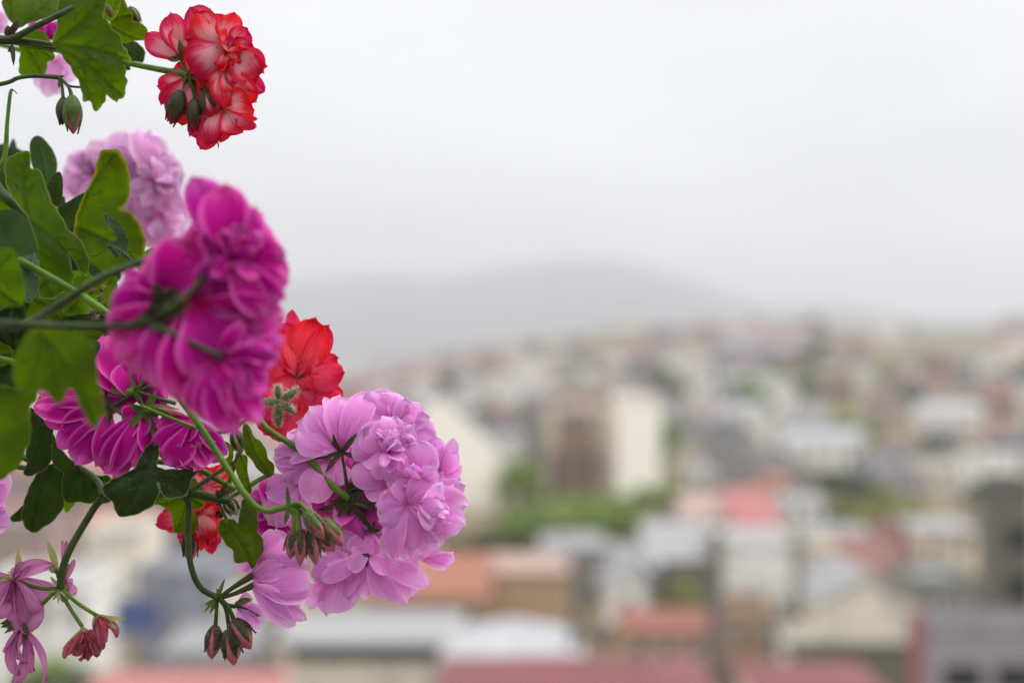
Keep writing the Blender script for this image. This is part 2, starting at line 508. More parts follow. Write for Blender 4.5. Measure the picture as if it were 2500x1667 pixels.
def stem(parent, D, o, pts, w, m='stem', name='stem', hairs=0):
    """pts: (x, y[, z]) traced; w is a traced diameter or a list"""
    mb = MB()
    q = [Z(p[0], p[1], p[2] if len(p) > 2 else 0, D, o) for p in pts]
    if not isinstance(w, (list, tuple)): w = [w] * len(q)
    if o[0] + pts[0][0] / o[2] < -40:      # starts outside the frame: lead it back over the rim into the pot
        p0 = POT + Vector((RNG.uniform(-.05, .05), RNG.uniform(-.05, .05), 0.03))
        q = [p0, p0 + Vector((0.02, 0, 0.07)), Vector((POT.x + 0.13, (p0.y + q[0].y) / 2, CAMZ + 0.02 + RNG.uniform(0.065, 0.09)))] + q
        w = [w[0]] * 3 + list(w)
    mb.tube(q, [a / 2 / o[2] * D / F for a in w], 0, 10, 7)
    if hairs: hairy(mb, hairs, 0.0009, 1)
    return mb.build(name, [M[m], M['hair']], parent)

def bud(parent, D, o, top, tip, w, m='budpetal', sm='darksepal', hairs=0, z=0, show=0.75, name='bud', sw=0.44):
    """a closed bud: a pointed, folded petal body held by five pointed sepals"""
    mb = MB()
    A = Z(top[0], top[1], z, D, o); T = Z(tip[0], tip[1], z, D, o)
    ax = T - A; L = ax.length; ax.normalize()
    a = ax.orthogonal().normalized(); b = ax.cross(a)
    R = w / 2 / o[2] * D / F
    vs, at, fs = [], [], []
    nr, ns = 14, 20
    ph = RNG.uniform(0, 6.28)
    for i in range(nr + 1):
        u = i / nr
        r = R * 0.86 * max(0.02, math.sin(math.pi * min(1, (u * 0.93 + 0.05)) ** 0.9)) ** 0.8
        for j in range(ns):
            t = 2 * math.pi * j / ns
            rr = r * (1 + 0.12 * math.sin(3 * t + ph + 2.6 * u) + 0.06 * math.sin(7 * t + 3 * u))
            vs.append(A + ax * (L * u * 0.98) + (a * math.cos(t) + b * math.sin(t)) * rr)
            at.append((u, math.sin(3 * t + ph + 2.6 * u), 0.5))
    for i in range(nr):
        for j in range(ns):
            fs.append((i * ns + j, i * ns + (j + 1) % ns, (i + 1) * ns + (j + 1) % ns, (i + 1) * ns + j))
    mb.add(vs, fs, 0, at)
    t0 = RNG.uniform(0, 6.28)
    for k in range(5):
        t = t0 + k * 2 * math.pi / 5
        rad = a * math.cos(t) + b * math.sin(t)
        s_ = ax.cross(rad)
        Ls = L * show * RNG.uniform(0.92, 1.12)
        vs, at, fs = [], [], []
        for i in range(11):
            u = i / 10
            h = R * sw * math.sin(math.pi * min(0.999, u * 0.9 + 0.1)) ** 0.75 * (1 - u ** 4 * 0.5)
            uu = u * Ls / L
            r0 = R * 0.90 * max(0.03, math.sin(math.pi * min(1, (uu * 0.93 + 0.05)) ** 0.9)) ** 0.8 + R * 0.09 + R * 0.3 * u ** 6
            for j in range(5):
                v = -1 + 0.5 * j
                vs.append(A + ax * (Ls * u) + rad * (r0 - 0.16 * R * v * v) + s_ * (v * h))
                at.append((u, v, 0.5))
        for i in range(10):
            for j in range(4):
                fs.append((i * 5 + j, i * 5 + j + 1, (i + 1) * 5 + j + 1, (i + 1) * 5 + j))
        mb.add(vs, fs, 1, at)
    if hairs: hairy(mb, hairs, 0.0024, 2)
    return mb.build(name, [M[m], M[sm], M['hair']], parent)

def leaf(parent, D, o, outline, A, m='leaf', z=0, tilt=(0, 0), bow=0.0, wave=0.03, name='leaf', cren=1.0, veins=7, label=None, fold=None, rough=1.0):
    """a lobed leaf blade inside a traced outline; A is where the stalk joins; tilt = depth per unit in x and y"""
    s = o[2]
    pts = [Vector((x / s + o[0], y / s + o[1])) for x, y in outline]
    A2 = Vector((A[0] / s + o[0], A[1] / s + o[1]))
    n = len(pts)
    # smooth closed outline with a gently scalloped margin
    dense = []
    per = sum((pts[(i + 1) % n] - pts[i]).length for i in range(n))
    seed = RNG.uniform(0, 100)
    for i in range(n):
        p0, p1, p2, p3 = pts[i - 1], pts[i], pts[(i + 1) % n], pts[(i + 2) % n]
        m_ = max(2, int((p2 - p1).length / 4.0))
        for j in range(m_):
            t = j / m_
            dense.append(0.5 * ((2 * p1) + (p2 - p0) * t + (2 * p0 - 5 * p1 + 4 * p2 - p3) * t * t + (3 * p1 - p0 - 3 * p2 + p3) * t ** 3))
    k = len(dense); acc = 0
    res = []
    for i in range(k):
        d = dense[(i + 1) % k] - dense[i - 1]
        acc += (dense[i] - dense[i - 1]).length
        nn = Vector((d.y, -d.x)).normalized() if d.length > 0 else Vector((0, 0))
        res.append(dense[i] + nn * cren * (2.4 * abs(math.sin(acc * 0.085 + seed)) + 1.6 * noise.noise(Vector((acc * 0.05, seed, 0)))))
    dense = res
    xs = [p.x for p in dense]; ys = [p.y for p in dense]
    size = max(max(xs) - min(xs), max(ys) - min(ys))
    step = max(3.2, size / 44)
    inner = []
    def inside(p):
        c = False
        for i in range(k):
            a, b = dense[i], dense[i - 1]
            if (a.y > p.y) != (b.y > p.y) and p.x < (b.x - a.x) * (p.y - a.y) / (b.y - a.y) + a.x: c = not c
        return c
    D_ = np.array([(p.x, p.y) for p in dense])
    y = min(ys) + step * 0.5; row = 0
    while y < max(ys):
        x = min(xs) + (step * 0.5 if row % 2 else 0)
        while x < max(xs):
            p = Vector((x, y))
            if inside(p) and np.min(np.hypot(D_[:, 0] - x, D_[:, 1] - y)) > step * 0.55: inner.append(p)
            x += step
        y += step * 0.87; row += 1
    allp = dense + inner
    ce = [(i, (i + 1) % k) for i in range(k)]
    vco, _, faces, *_r = delaunay_2d_cdt([Vector((p.x, p.y)) for p in allp], ce, [], 1, 1e-4)
    # main veins: from A to the farthest points of each lobe
    dist = [(p - A2).length for p in dense]
    cand = []
    for i in range(k):
        w = max(4, k // 26)
        if dist[i] == max(dist[(i + q) % k] for q in range(-w, w + 1)) and dist[i] > 0.3 * max(dist): cand.append(i)
    cand = sorted(cand, key=lambda i: -dist[i])[:veins]
    segs = []
    for i in cand:
        T = dense[i]; ax = T - A2
        perp = Vector((-ax.y, ax.x)) * 0.05 * RNG.choice((-1, 1))
        prev = A2
        for q in range(1, 7):
            t = q / 6
            pt = A2 + ax * (t * 0.94) + perp * math.sin(math.pi * t)
            segs.append((prev, pt, 1.0 - 0.5 * t)); prev = pt
        for q in (0.35, 0.55, 0.75):
            for sg in (-1, 1):
                st = A2 + ax * q + perp * math.sin(math.pi * q)
                dr = Matrix.Rotation(sg * math.radians(38), 2) @ ax.normalized()
                segs.append((st, st + dr * ax.length * 0.26 * (1.15 - q), 0.45))
    sa = np.array([(a.x, a.y, b.x, b.y, c) for a, b, c in segs]) if segs else np.zeros((1, 5))
    mb = MB(); vs, at = [], []
    rnd = RNG.random(); diag = max(dist) + 1e-6
    W2 = size
    for p in vco:
        x, y = p.x, p.y
        ax_, ay_, bx_, by_, cc = sa.T
        dx, dy = bx_ - ax_, by_ - ay_
        t = np.clip(((x - ax_) * dx + (y - ay_) * dy) / (dx * dx + dy * dy + 1e-9), 0, 1)
        dd = np.hypot(x - ax_ - t * dx, y - ay_ - t * dy) / (cc * W2 * 0.035)
        vd = float(min(1.0, dd.min()))
        big = cc > 0.46
        vg = float(min(1.0, (dd[big] / 2.2).min())) if big.any() else 1.0
        ed = float(np.min(np.hypot(D_[:, 0] - x, D_[:, 1] - y))) / W2
        rx, ry = x - A2.x, y - A2.y
        rr = math.hypot(rx, ry) / diag
        z_ = z / s + tilt[0] * rx + tilt[1] * ry + bow * W2 * rr * rr
        z_ += wave * W2 * noise.noise(Vector((x / W2 * 3.1 + seed, y / W2 * 3.1, 0.3)))
        z_ += 0.03 * W2 * rough * (1 - vg) * (1 if m != 'greyleaf' else -1)
        z_ += 0.012 * W2 * noise.noise(Vector((x / W2 * 11 + seed, y / W2 * 11, 2.3)))
        if fold:
            # fold the blade along a line through A with direction (fx, fy)
            fx, fy, amt = fold
            ll = math.hypot(fx, fy)
            z_ += amt * abs(rx * fy - ry * fx) / ll
        vs.append(P(x, y, D + z_ * D / F)); at.append((vd, ed, rnd))
    mb.add(vs, [tuple(f) for f in faces], 0, at)
    return mb.build(name, M[m] if isinstance(m, str) else m, parent, label=label)

C1 = (0, 0, 3.357); C2 = (0, 300, 3.357); C3 = (0, 600, 3.357); C4 = (0, 900, 3.357)
C5 = (0, 1200, 3.357); C6 = (550, 900, 3.357); C7 = (350, 1100, 3.357); C8 = (700, 550, 2.613)

# ------------------------------------------------------------------ hanging pot just left of the frame, holding the plants
POT = Vector((-0.46, 0.60, CAMZ + 0.02))
def pot():
    m1 = stem_mat('terracotta', (168, 92, 62), (188, 112, 80), 0.0, 60, 0.85)
    m2 = stem_mat('potting_soil', (44, 34, 26), (66, 52, 40), 0.0, 200, 0.95)
    m3 = stem_mat('hanger_wire', (70, 70, 70), (90, 88, 84), 0.0, 100, 0.4)
    t = thing('hanging_pot', 'round terracotta hanging pot from which the geraniums trail', 'flower pot', POT - Vector((0, 0, 0.10)))
    mb = MB(); prof = [(0.070, -0.10), (0.086, -0.04), (0.100, 0.02), (0.104, 0.025), (0.112, 0.026), (0.113, 0.05), (0.103, 0.051), (0.100, 0.03), (0.085, -0.08), (0.0, -0.085)]
    n = 40; vs = []
    for r, z in prof:
        for j in range(n):
            a = 2 * math.pi * j / n
            vs.append(POT + Vector((r * math.cos(a), r * math.sin(a), z)))
    fs = [(i * n + j, i * n + (j + 1) % n, (i + 1) * n + (j + 1) % n, (i + 1) * n + j) for i in range(len(prof) - 1) for j in range(n)]
    fs.append(tuple(range(n)))
    mb.add(vs, fs); mb.build('pot_body', m1, t)
    mb = MB(); vs = [POT + Vector((0, 0, 0.034))]
    for i in range(1, 8):
        for j in range(n):
            a = 2 * math.pi * j / n; r = 0.099 * i / 7
            vs.append(POT + Vector((r * math.cos(a), r * math.sin(a), 0.032 + 0.006 * noise.noise(Vector((r * 90 * math.cos(a), r * 90 * math.sin(a), 0))))))
    fs = [(0, 1 + j, 1 + (j + 1) % n) for j in range(n)] + [(1 + i * n + j, 1 + i * n + (j + 1) % n, 1 + (i + 1) * n + (j + 1) % n, 1 + (i + 1) * n + j) for i in range(6) for j in range(n)]
    mb.add(vs, fs); mb.build('soil', m2, t)
    for k in range(3):
        a = 2 * math.pi * k / 3 + 0.4
        mb = MB(); mb.tube([POT + Vector((0.108 * math.cos(a), 0.108 * math.sin(a), 0.04)), POT + Vector((0, 0, 0.45)), Vector((POT.x, POT.y, CAMZ + 0.83))], [0.0012] * 3, 0, 6, 4)
        mb.build('hanger_wire', m3, t)
pot()
SOIL = POT + Vector((0, 0, 0.035))

# unseen terrace added to shade the flowers: house wall, floor, pergola holding the pot
def shade_terrace():
    mb = MB()
    mb.box((0, -2.75, CAMZ - 0.2), (9.0, 0.30, 2.8))              # added wall behind the camera, blocks light from there
    mb.box((0, -1.40, CAMZ - 1.72), (9.0, 2.9, 0.20))             # added terrace floor
    o = mb.build('shade_terrace', wall_mat('shade_terrace_plaster', (150, 144, 136), (136, 130, 124), 2.0), None, smooth=False)
    struct(o)
    mb = MB()
    mb.box((0, -7.9, CAMZ - 21), (9.6, 10.0, 39))  # added house body below the terrace, out of view
    o = mb.build('added_house', wall_mat('added_house_plaster', (170, 166, 160), None, 1.0), None, smooth=False)
    struct(o)
    mb = MB()
    for x in (-1.6, POT.x, 1.2): mb.box((x, -1.1, CAMZ + 0.86), (0.05, 3.5, 0.07))  # added beams overhead, out of view; the pot hangs from one
    for x in (-1.6, 1.2): mb.box((x, -2.55, CAMZ - 0.4), (0.07, 0.07, 2.44))
    mb.box((0, -2.5, CAMZ + 0.93), (3.6, 0.05, 0.06)); mb.box((0, 0.55, CAMZ + 0.93), (3.6, 0.05, 0.06))
    struct(mb.build('added_pergola', stem_mat('added_pergola_wood', (96, 78, 60), (112, 92, 72), 0.0, 8, 0.8), None, smooth=False))
shade_terrace()

# ------------------------------------------------------------------ the pink ivy geranium: the large sharp head and its side shoots
pinkp = thing('pink_geranium', 'light pink double geranium with the large sharp round flower head before the town', 'geranium', SOIL + Vector((0.02, 0.0, 0)), 'trailing geraniums')
D = 0.575
o = C6
h = stem(pinkp, D, o, [(-900, -350, 60), (-420, -130, 40), (-140, -60, 20), (120, 150, 20), (300, 440, 0), (400, 530, -20), (560, 635, -40), (720, 780, -50), (860, 940, -40), (1010, 1065, 0)], [60, 58, 50, 52, 52, 52, 50, 52, 56, 66], 'stem', 'flower_head')
# pedicels of the head
for pts in ([(1020, 1070, 0), (985, 870, -20), (958, 700, -50)], [(1030, 1070, 0), (1110, 1200, 20), (1190, 1330, 40)], [(1030, 1060, 0), (1160, 1090, 0), (1380, 1100, -60)],
            [(1010, 1060, 0), (900, 1010, 40), (700, 960, 60)], [(1030, 1050, 0), (1180, 960, 0), (1350, 880, 0)], [(1020, 1080, 0), (960, 1200, 60), (860, 1400, 110)]):
    stem(h, D, o, pts, [40, 26, 24], 'darkstem', 'pedicel')
# petals seen from behind, upper left
floret(h, D, o, (950, 660, -40), [(590, 450, -40, 320, 10, 0.10, -0.2), (690, 320, 0, 250, -10, 0.1), (945, 225, 10, 270, 0, 0.12, 0.3), (1090, 230, 40, 230, 5), (1190, 190, 60, 230, 10),
    (520, 760, -50, 120, 30, 0.12), (800, 240, 30, 110, 35), (560, 570, 30, 170), (640, 660, -10, 130, 40), (780, 300, 50, 190)], M['pink'])
calyx(h, D, o, (958, 690, -55), [(868, 515, -80), (1085, 525, -80), (712, 732, -60), (825, 850, -60), (1150, 745, -40)], 62)
floret(h, D, o, (800, 720, 20), [(440, 600, 60, 120, 40), (400, 655, 60, 120, 30), (395, 730, 80, 150), (520, 520, 90, 150), (410, 800, 90, 160), (560, 640, 40, 160), (480, 900, 100, 200), (600, 870, 60, 200)], M['pink'], ruffle=0.12, extra=6, er=260, ew=120, ez=(0, 60), dirs=(120, 230))
floret(h, D, o, (850, 730, -10), [(690, 1085, -40, 270, 5, 0.15, -0.3), (850, 1020, 30, 200), (930, 960, 60, 220), (560, 960, 80, 200)], M['pink'])
floret(h, D, o, (620, 930, 50), [(330, 1000, 20, 230, 10, .1, -.2), (350, 1270, 20, 270, 0, 0.12, -0.3), (480, 900, 0, 190), (440, 1290, 40, 200), (580, 1330, 90, 240), (300, 1130, 50, 200)], M['pink'])
# top right ruffle
floret(h, D, o, (1380, 480, 70), [(1190, 185, 50, 300, 0, .1, -.2), (1035, 355, -20, 130, 20, 0.1), (1290, 215, 60, 260, 0, .12), (1400, 235, 80, 150), (1490, 240, 30, 170, 25, .15), (1620, 315, 50, 190), (1725, 515, 60, 220),
    (1560, 430, 10, 170), (1680, 400, 60, 160), (1740, 600, 60, 160), (1560, 300, 20, 150)], M['pink'], ruffle=0.09, extra=8, er=260, ew=140, ez=(-20, 40), dirs=(10, 150))
# central rosette
floret(h, D, o, (1340, 680, -60), [(1120, 500, -80, 330, -10, 0.12, -0.15), (1115, 690, -70, 260, 0, .15), (1280, 400, -70, 240, 0, .2), (1420, 395, -60, 220), (1530, 460, -60, 220), (1560, 590, -60, 220, 0, .2), (1225, 905, -130, 150, 10, .15, -.2),
    (1240, 500, -160, 90, 65, .2), (1340, 500, -170, 110, -60, .2), (1420, 540, -160, 110, 50, .2), (1450, 640, -150, 120, -50), (1310, 590, -180, 90, 70), (1500, 540, -130, 130, 40), (1360, 520, -150, 140, 10), (1250, 570, -140, 130, 30), (1420, 720, -160, 100, 60)], M['pink'], ruffle=0.12, extra=9, er=190, ew=110, ez=(-210, -130))
floret(h, D, o, (1340, 950, -50), [(1030, 850, -50, 220, 0, .12, -.2), (1130, 960, -30, 200, 0, .1), (1250, 1010, -10, 180), (1190, 780, -20, 200)], M['pink'])
# small one between
floret(h, D, o, (1590, 900, -100), [(1560, 590, -130, 300, 0, .15, -.2), (1275, 800, -150, 240, 0, .15, -.2), (1450, 640, -90, 200), (1690, 680, -90, 190), (1320, 930, -120, 170), (1440, 960, -140, 140, 30), (1700, 800, -60, 160)], M['pink'], ruffle=0.1, extra=6, er=170, ew=110, ez=(-170, -110), dirs=(-10, 160))
# right edge
floret(h, D, o, (1740, 850, 30), [(1878, 572, 20, 120, 20, .05), (1895, 680, 10, 170), (1925, 900, 0, 220, 0, .1), (1780, 620, 20, 150), (1690, 570, 40, 160), (1930, 790, 30, 170), (1740, 560, 60, 130), (1650, 640, 60, 170)], M['pink'], label='magenta-veined open flower at the right edge of the head')
# large lower right rosette
floret(h, D, o, (1490, 1110, -140), [(1260, 1240, -180, 230, 0, .15, -.2), (1240, 1130, -170, 200, 0, .15), (1300, 1010, -160, 200), (1400, 910, -160, 160), (1500, 890, -140, 170), (1690, 880, -170, 190, 10, .2), (1620, 900, -190, 110, 40), (1770, 850, -130, 190),
    (1970, 960, -100, 190, 20), (1880, 930, -120, 150, -20), (1985, 1120, -90, 290, 0, .12), (1960, 1290, -100, 250, 0, .1), (1880, 1370, -90, 160, 20), (1750, 1480, -110, 230), (1620, 1560, -120, 240), (1480, 1570, -130, 200), (1370, 1560, -160, 170, 15, .15), (1530, 1480, -190, 200, 0, .12, -.2),
    (1740, 1425, -210, 140, 45, .1), (1830, 1150, -210, 170), (1830, 1270, -220, 150, 30), (1700, 1010, -190, 150, 30), (1640, 1180, -230, 90, 60), (1780, 1330, -220, 150, 30), (1620, 1260, -230, 110, 50), (1330, 1400, -120, 200), (1310, 1540, -100, 190)], M['pink'], ruffle=0.07)
floret(h, D, o, (1600, 1110, -200), [(1800, 1060, -230, 150, 50, .1), (1820, 1200, -240, 160, -40), (1700, 1280, -250, 130, 60), (1720, 1000, -220, 130, 40)], M['pink'], ruffle=0.16, extra=8, er=240, ew=120, ez=(-250, -190), dirs=(-70, 60))
floret(h, D, o, (1560, 1530, -70), [(1885, 1560, -80, 130, 20), (1870, 1500, -70, 90, 50), (1830, 1620, -60, 120), (1500, 1640, -40, 150)], M['pink'])
# behind the hub: the inside of the ball, its shade put into deeper petals
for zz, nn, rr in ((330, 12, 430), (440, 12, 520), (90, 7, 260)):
    floret(h, D, o, (1130, 1130, zz), [(1130 + rr * math.cos(a) * 1.0, 1130 - rr * math.sin(a), zz - 20, 330) for a in [k * 2 * math.pi / nn + zz for k in range(nn)]], M['shadedpink'], ruffle=0.12)
floret(h, D, o, (1350, 760, 200), [(1350 + 330 * math.cos(a), 760 - 330 * math.sin(a), 190, 320) for a in [k * 0.7 for k in range(9)]], M['shadedpink'], ruffle=0.1)
floret(h, D, o, (1080, 1200, 190), [(760, 1350, 180, 330), (850, 1500, 160, 320), (1000, 1560, 150, 330), (1180, 1530, 150, 330), (1330, 1420, 120, 330), (1360, 1200, 120, 320), (1300, 1000, 130, 320), (1120, 900, 150, 320), (900, 920, 160, 320), (760, 1120, 170, 330), (700, 1000, 200, 300), (560, 1150, 190, 300), (1500, 760, 160, 330), (1500, 1000, 160, 330)], M['shadedpink'], ruffle=0.12)
floret(h, D, o, (1180, 1340, 60), [(1050, 1530, 20, 220), (1200, 1560, 10, 240), (1330, 1500, 0, 200), (1240, 1240, 60, 180), (950, 1450, 60, 250)], M['pink'])
calyx(h, D, o, (1040, 1090, -10), [(900, 1240, -20), (1000, 1210, 10), (1240, 1160, 0), (1160, 940, 10), (1080, 930, 20), (850, 1080, 30), (740, 1160, 60), (1190, 1300, 30)], 60)
calyx(h, D, o, (1190, 1335, 30), [(1230, 1240, 20), (1110, 1300, 20), (1160, 1250, 10), (1280, 1320, 10)], 46)
calyx(h, D, o, (1010, 990, -10), [(975, 900, -40), (1040, 920, -30), (1120, 960, -20), (1090, 930, 0)], 50)
o = C7
floret(h, D, o, (1850, 860, -50), [(1460, 1065, -20, 150, 20), (1695, 985, -100, 150, 25, .2), (1700, 1240, 0, 120, 30), (1815, 1225, -30, 130), (1930, 1180, 0, 120), (2060, 1215, -50, 180, 10), (2165, 1245, -40, 220, 0, .1), (2350, 1095, -40, 170, 10), (2030, 1005, -80, 140), (1650, 1195, 20, 130, 20), (2250, 1180, -10, 160), (1960, 1120, -60, 140, 40), (1760, 1120, -40, 120, 50)], M['pink'])
floret(h, D, o, (1640, 960, 10), [(1510, 1340, 10, 290, 0, .1, -.2), (1400, 1150, 40, 190), (1340, 1280, 60, 150, 30), (1480, 900, 40, 210), (1560, 860, 60, 230), (1720, 1200, 40, 160), (1620, 880, 20, 200), (1380, 1010, 60, 200)], M['pink'])
calyx(h, D, o, (1850, 850, -60), [(1690, 915, -80), (1740, 880, -70), (1830, 960, -90), (1760, 1000, -60)], 40)
# veiled bits seen between leaves and head
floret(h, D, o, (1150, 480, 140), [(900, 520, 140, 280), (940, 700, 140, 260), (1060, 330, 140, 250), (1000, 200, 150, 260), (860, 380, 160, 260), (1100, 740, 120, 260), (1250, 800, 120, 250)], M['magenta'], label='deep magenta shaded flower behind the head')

# lower side shoot: two half-open flowers and hanging buds on a long bent stem
o = C5
D = 0.57
h = stem(pinkp, D, o, [(-1100, -700, 0), (-300, -500, 600), (500, -150, 700), (1250, 10, 300), (1490, 40, 10), (1545, 110, 0), (1540, 300, 0), (1550, 520, 0), (1590, 690, 0), (1660, 800, 0), (1790, 868, 0)], [60, 55, 50, 50, 54, 52, 52, 50, 50, 50, 56], 'darkstem', 'flower_head')
for pts, w in (([(1780, 870, 0), (1775, 960, 0), (1765, 1115, 0)], [34, 30, 36]), ([(1790, 870, 0), (1850, 960, -10), (1880, 1135, -10)], [34, 32, 40]), ([(1800, 870, 0), (1870, 940, -20), (1920, 1060, -25)], [34, 32, 40]),
               ([(1800, 865, 0), (1900, 790, 0), (2060, 690, 0)], [34, 38, 60]), ([(1800, 870, 0), (1920, 835, 10), (2080, 765, 10)], [34, 36, 60]), ([(1800, 870, 0), (1850, 920, 30), (1930, 940, 40)], [30, 30, 40])):
    stem(h, D, o, pts, w, 'darkstem', 'pedicel', 60)
bud(h, D, o, (1765, 1095), (1735, 1375), 165, hairs=260)
bud(h, D, o, (1865, 1130), (1920, 1425), 180, hairs=260, z=-10)
bud(h, D, o, (1905, 1045), (2060, 1290), 195, hairs=260, z=-40)
calyx(h, D, o, (1785, 880, 0), [(1845, 705, -20), (1775, 785, 0), (1670, 990, -10), (1715, 1000, 0), (1675, 930, 10), (1810, 800, -10)], 40, 'sepal', 'bract', 40)
floret(h, D, o, (2070, 690, 0), [(2330, 600, -30, 170, 10, .15), (2300, 690, -20, 130, 20), (2230, 570, 0, 120, 30), (2180, 740, 0, 90)], M['pink'])
calyx(h, D, o, (2050, 690, 0), [(2265, 695, -40), (2190, 570, -30), (2180, 700, 20)], 46, 'sepal', hairs=60)
o = C7
floret(h, D, o, (900, 1090, 0), [(1390, 1090, -50, 300, 0, .15, -.25), (1340, 1380, -60, 130, 20), (1240, 1440, -50, 170, 10), (1290, 1300, -30, 170), (1160, 1330, -10, 160), (1370, 1200, -20, 190), (1150, 1180, -80, 150, 40)], M['pink'])
calyx(h, D, o, (900, 1090, 0), [(1100, 1160, -50), (1060, 1310, -20), (1000, 1200, 30)], 56, 'sepal', hairs=60)
floret(h, D, o, (930, 880, 30), [(1080, 635, 30, 150, 10, .1), (1190, 700, 40, 220), (1360, 910, 20, 260), (1340, 1000, 0, 260), (1160, 940, -30, 190), (760, 960, 60, 120), (1250, 800, 50, 240), (860, 1010, 80, 120)], M['pink'])
floret(h, D, o, (770, 1260, 60), [(990, 1400, 40, 110), (900, 1210, 20, 110), (960, 1450, 50, 90), (980, 1310, 50, 100), (840, 1400, 60, 90)], M['pink'])
calyx(h, D, o, (750, 1260, 50), [(900, 1220, 20), (965, 1355, 10)], 66, 'sepal', hairs=60)

# the second side shoot: hanging bud cluster in front of the head
o = C6
D = 0.545
h = stem(pinkp, D, o, [(-1700, -900, 0), (-900, -400, 0), (-330, 300, 30), (-20, 760, 20), (110, 960, 0), (230, 1110, 0), (340, 1165, 0), (430, 1150, 0), (510, 1130, 0)], [60, 60, 56, 54, 54, 54, 52, 50, 50], 'stem', 'flower_head', 120)
for pts in ([(505, 1130, 0), (600, 1100, -10), (680, 1180, -10)], [(510, 1130, 0), (640, 1130, 10), (800, 1250, 10)], [(510, 1135, 0), (560, 1200, 0), (560, 1330, 0)], [(510, 1135, 0), (590, 1180, 0), (610, 1320, 0)], [(515, 1135, 0), (610, 1160, 20), (700, 1320, 20)]):
    stem(h, D, o, pts, [38, 34, 40], 'stem', 'pedicel', 60)
bud(h, D, o, (655, 1170), (815, 1400), 150, sm='sepal', hairs=220, z=-30)
bud(h, D, o, (800, 1230), (965, 1450), 160, sm='sepal', hairs=220, z=20)
bud(h, D, o, (570, 1320), (530, 1560), 140, sm='darksepal', hairs=220, z=0)
bud(h, D, o, (620, 1310), (610, 1620), 130, sm='darksepal', hairs=220, z=-10)
bud(h, D, o, (700, 1310), (745, 1610), 140, sm='darksepal', hairs=220, z=10)
bud(h, D, o, (760, 1340), (900, 1500), 130, sm='darksepal', hairs=160, z=30)
calyx(h, D, o, (510, 1130, -10), [(500, 955, -30), (520, 1230, -20), (485, 1290, 0), (535, 1050, 10)], 44, 'sepal', 'bract', 50)

# star-shaped young bud cluster beside the red flower
h = stem(pinkp, 0.56, o, [(-700, 300, 30), (-100, 520, 30), (170, 420, 10), (260, 300, 0), (340, 255, 0), (440, 275, 0)], [30, 30, 30, 34, 34, 34], 'stem', 'bud_cluster', 90)
for tip, w in (((425, 125), 62), ((604, 162), 66), ((575, 362), 64), ((430, 480), 76), ((300, 290), 50)):
    bud(h, 0.56, o, (440 + (tip[0] - 440) * 0.12, 272 + (tip[1] - 272) * 0.12), tip, w, 'sepal', 'sepal', 900, 0, 0.97)

# wilted flowers hanging at the lower left (crumpled)
o = C5
D = 0.575
h = stem(pinkp, D, o, [(-900, -600, 0), (100, -460, 700), (700, -170, 400), (835, 10, 0), (760, 150, 0), (640, 350, 0), (560, 500, 0), (510, 650, 0), (493, 790, 0)], [60, 56, 52, 56, 58, 58, 60, 64, 70], 'darkstem', 'flower_head', 100)
for pts in ([(480, 790, 0), (350, 792, 0), (220, 762, 0), (120, 715, 0)], [(470, 800, 0), (330, 940, 0), (220, 1070, 0)], [(500, 800, 0), (560, 930, 0), (675, 1105, 0)], [(510, 800, 0), (640, 915, 0), (790, 1010, 0)], [(500, 790, 0), (480, 700, 30), (460, 640, 40)], [(500, 780, 0), (560, 800, 30)]):
    stem(h, D, o, pts, [34, 32, 34] + ([50] if len(pts) > 3 else []), 'stem', 'pedicel', 40)
floret(h, D, o, (110, 720, 0), [(440, 600, 0, 130, 10, .15), (260, 590, 10, 110, 20), (170, 640, 10, 120), (30, 900, 0, 180), (140, 1010, -20, 120, 40), (260, 1000, 0, 260, 0, .1), (240, 1160, 10, 230), (60, 1130, 20, 260), (-60, 1000, 20, 260), (-80, 760, 0, 200)], M['wilt'], ruffle=0.2, cupr=(0.4, 1.1), label='wilted pink flower')
calyx(h, D, o, (135, 720, 0), [(152, 450, -10), (180, 520, 10), (-40, 690, 0), (60, 650, 20)], 52, 'palesepal', hairs=60)
floret(h, D, o, (185, 1110, 0), [(110, 1560, 0, 190, 0, .15), (50, 1330, 10, 130), (205, 1400, -10, 150, 10), (365, 1560, 0, 130, 10, .1), (250, 1480, -20, 120, 10), (160, 1500, -30, 110, 60)], M['wilt'], ruffle=0.2, cupr=(0.4, 1.1), label='wilted pink flower')
calyx(h, D, o, (215, 1065, 0), [(0, 1110, 0), (30, 1160, -10), (190, 1290, -20), (-10, 1085, 10)], 60, 'sepal', hairs=60)
mbp = [(x, y, z, w) for x, y, z, w in ((535, 1365, 0, 60), (600, 1340, 0, 90), (650, 1380, 10, 90), (700, 1375, 0, 100), (790, 1355, 0, 110), (820, 1290, 10, 90), (740, 1290, -20, 90), (640, 1300, -20, 80), (720, 1230, -30, 90), (760, 1340, -20, 70), (600, 1290, 0, 70), (680, 1320, -30, 60), (560, 1340, -10, 40), (715, 1385, -10, 50), (650, 1250, -40, 70), (780, 1230, 0, 80), (800, 1350, 0, 50))]
floret(h, D, o, (690, 1140, 0), mbp, M['dry'], cupr=(0.5, 1.4), ruffle=0.28, label='withered crumpled flower')
calyx(h, D, o, (685, 1110, 0), [(500, 1295, 0), (830, 1230, -10), (720, 1260, -20), (640, 1180, 10)], 42, 'palesepal', hairs=60)
floret(h, D, o, (800, 1020, 0), [(960, 1190, 0, 60), (850, 1290, 0, 60), (900, 1120, 0, 70), (780, 1140, 10, 60), (870, 1230, 10, 50)], M['dry'], cupr=(0.5, 1.4), ruffle=0.25, label='withered crumpled flower')
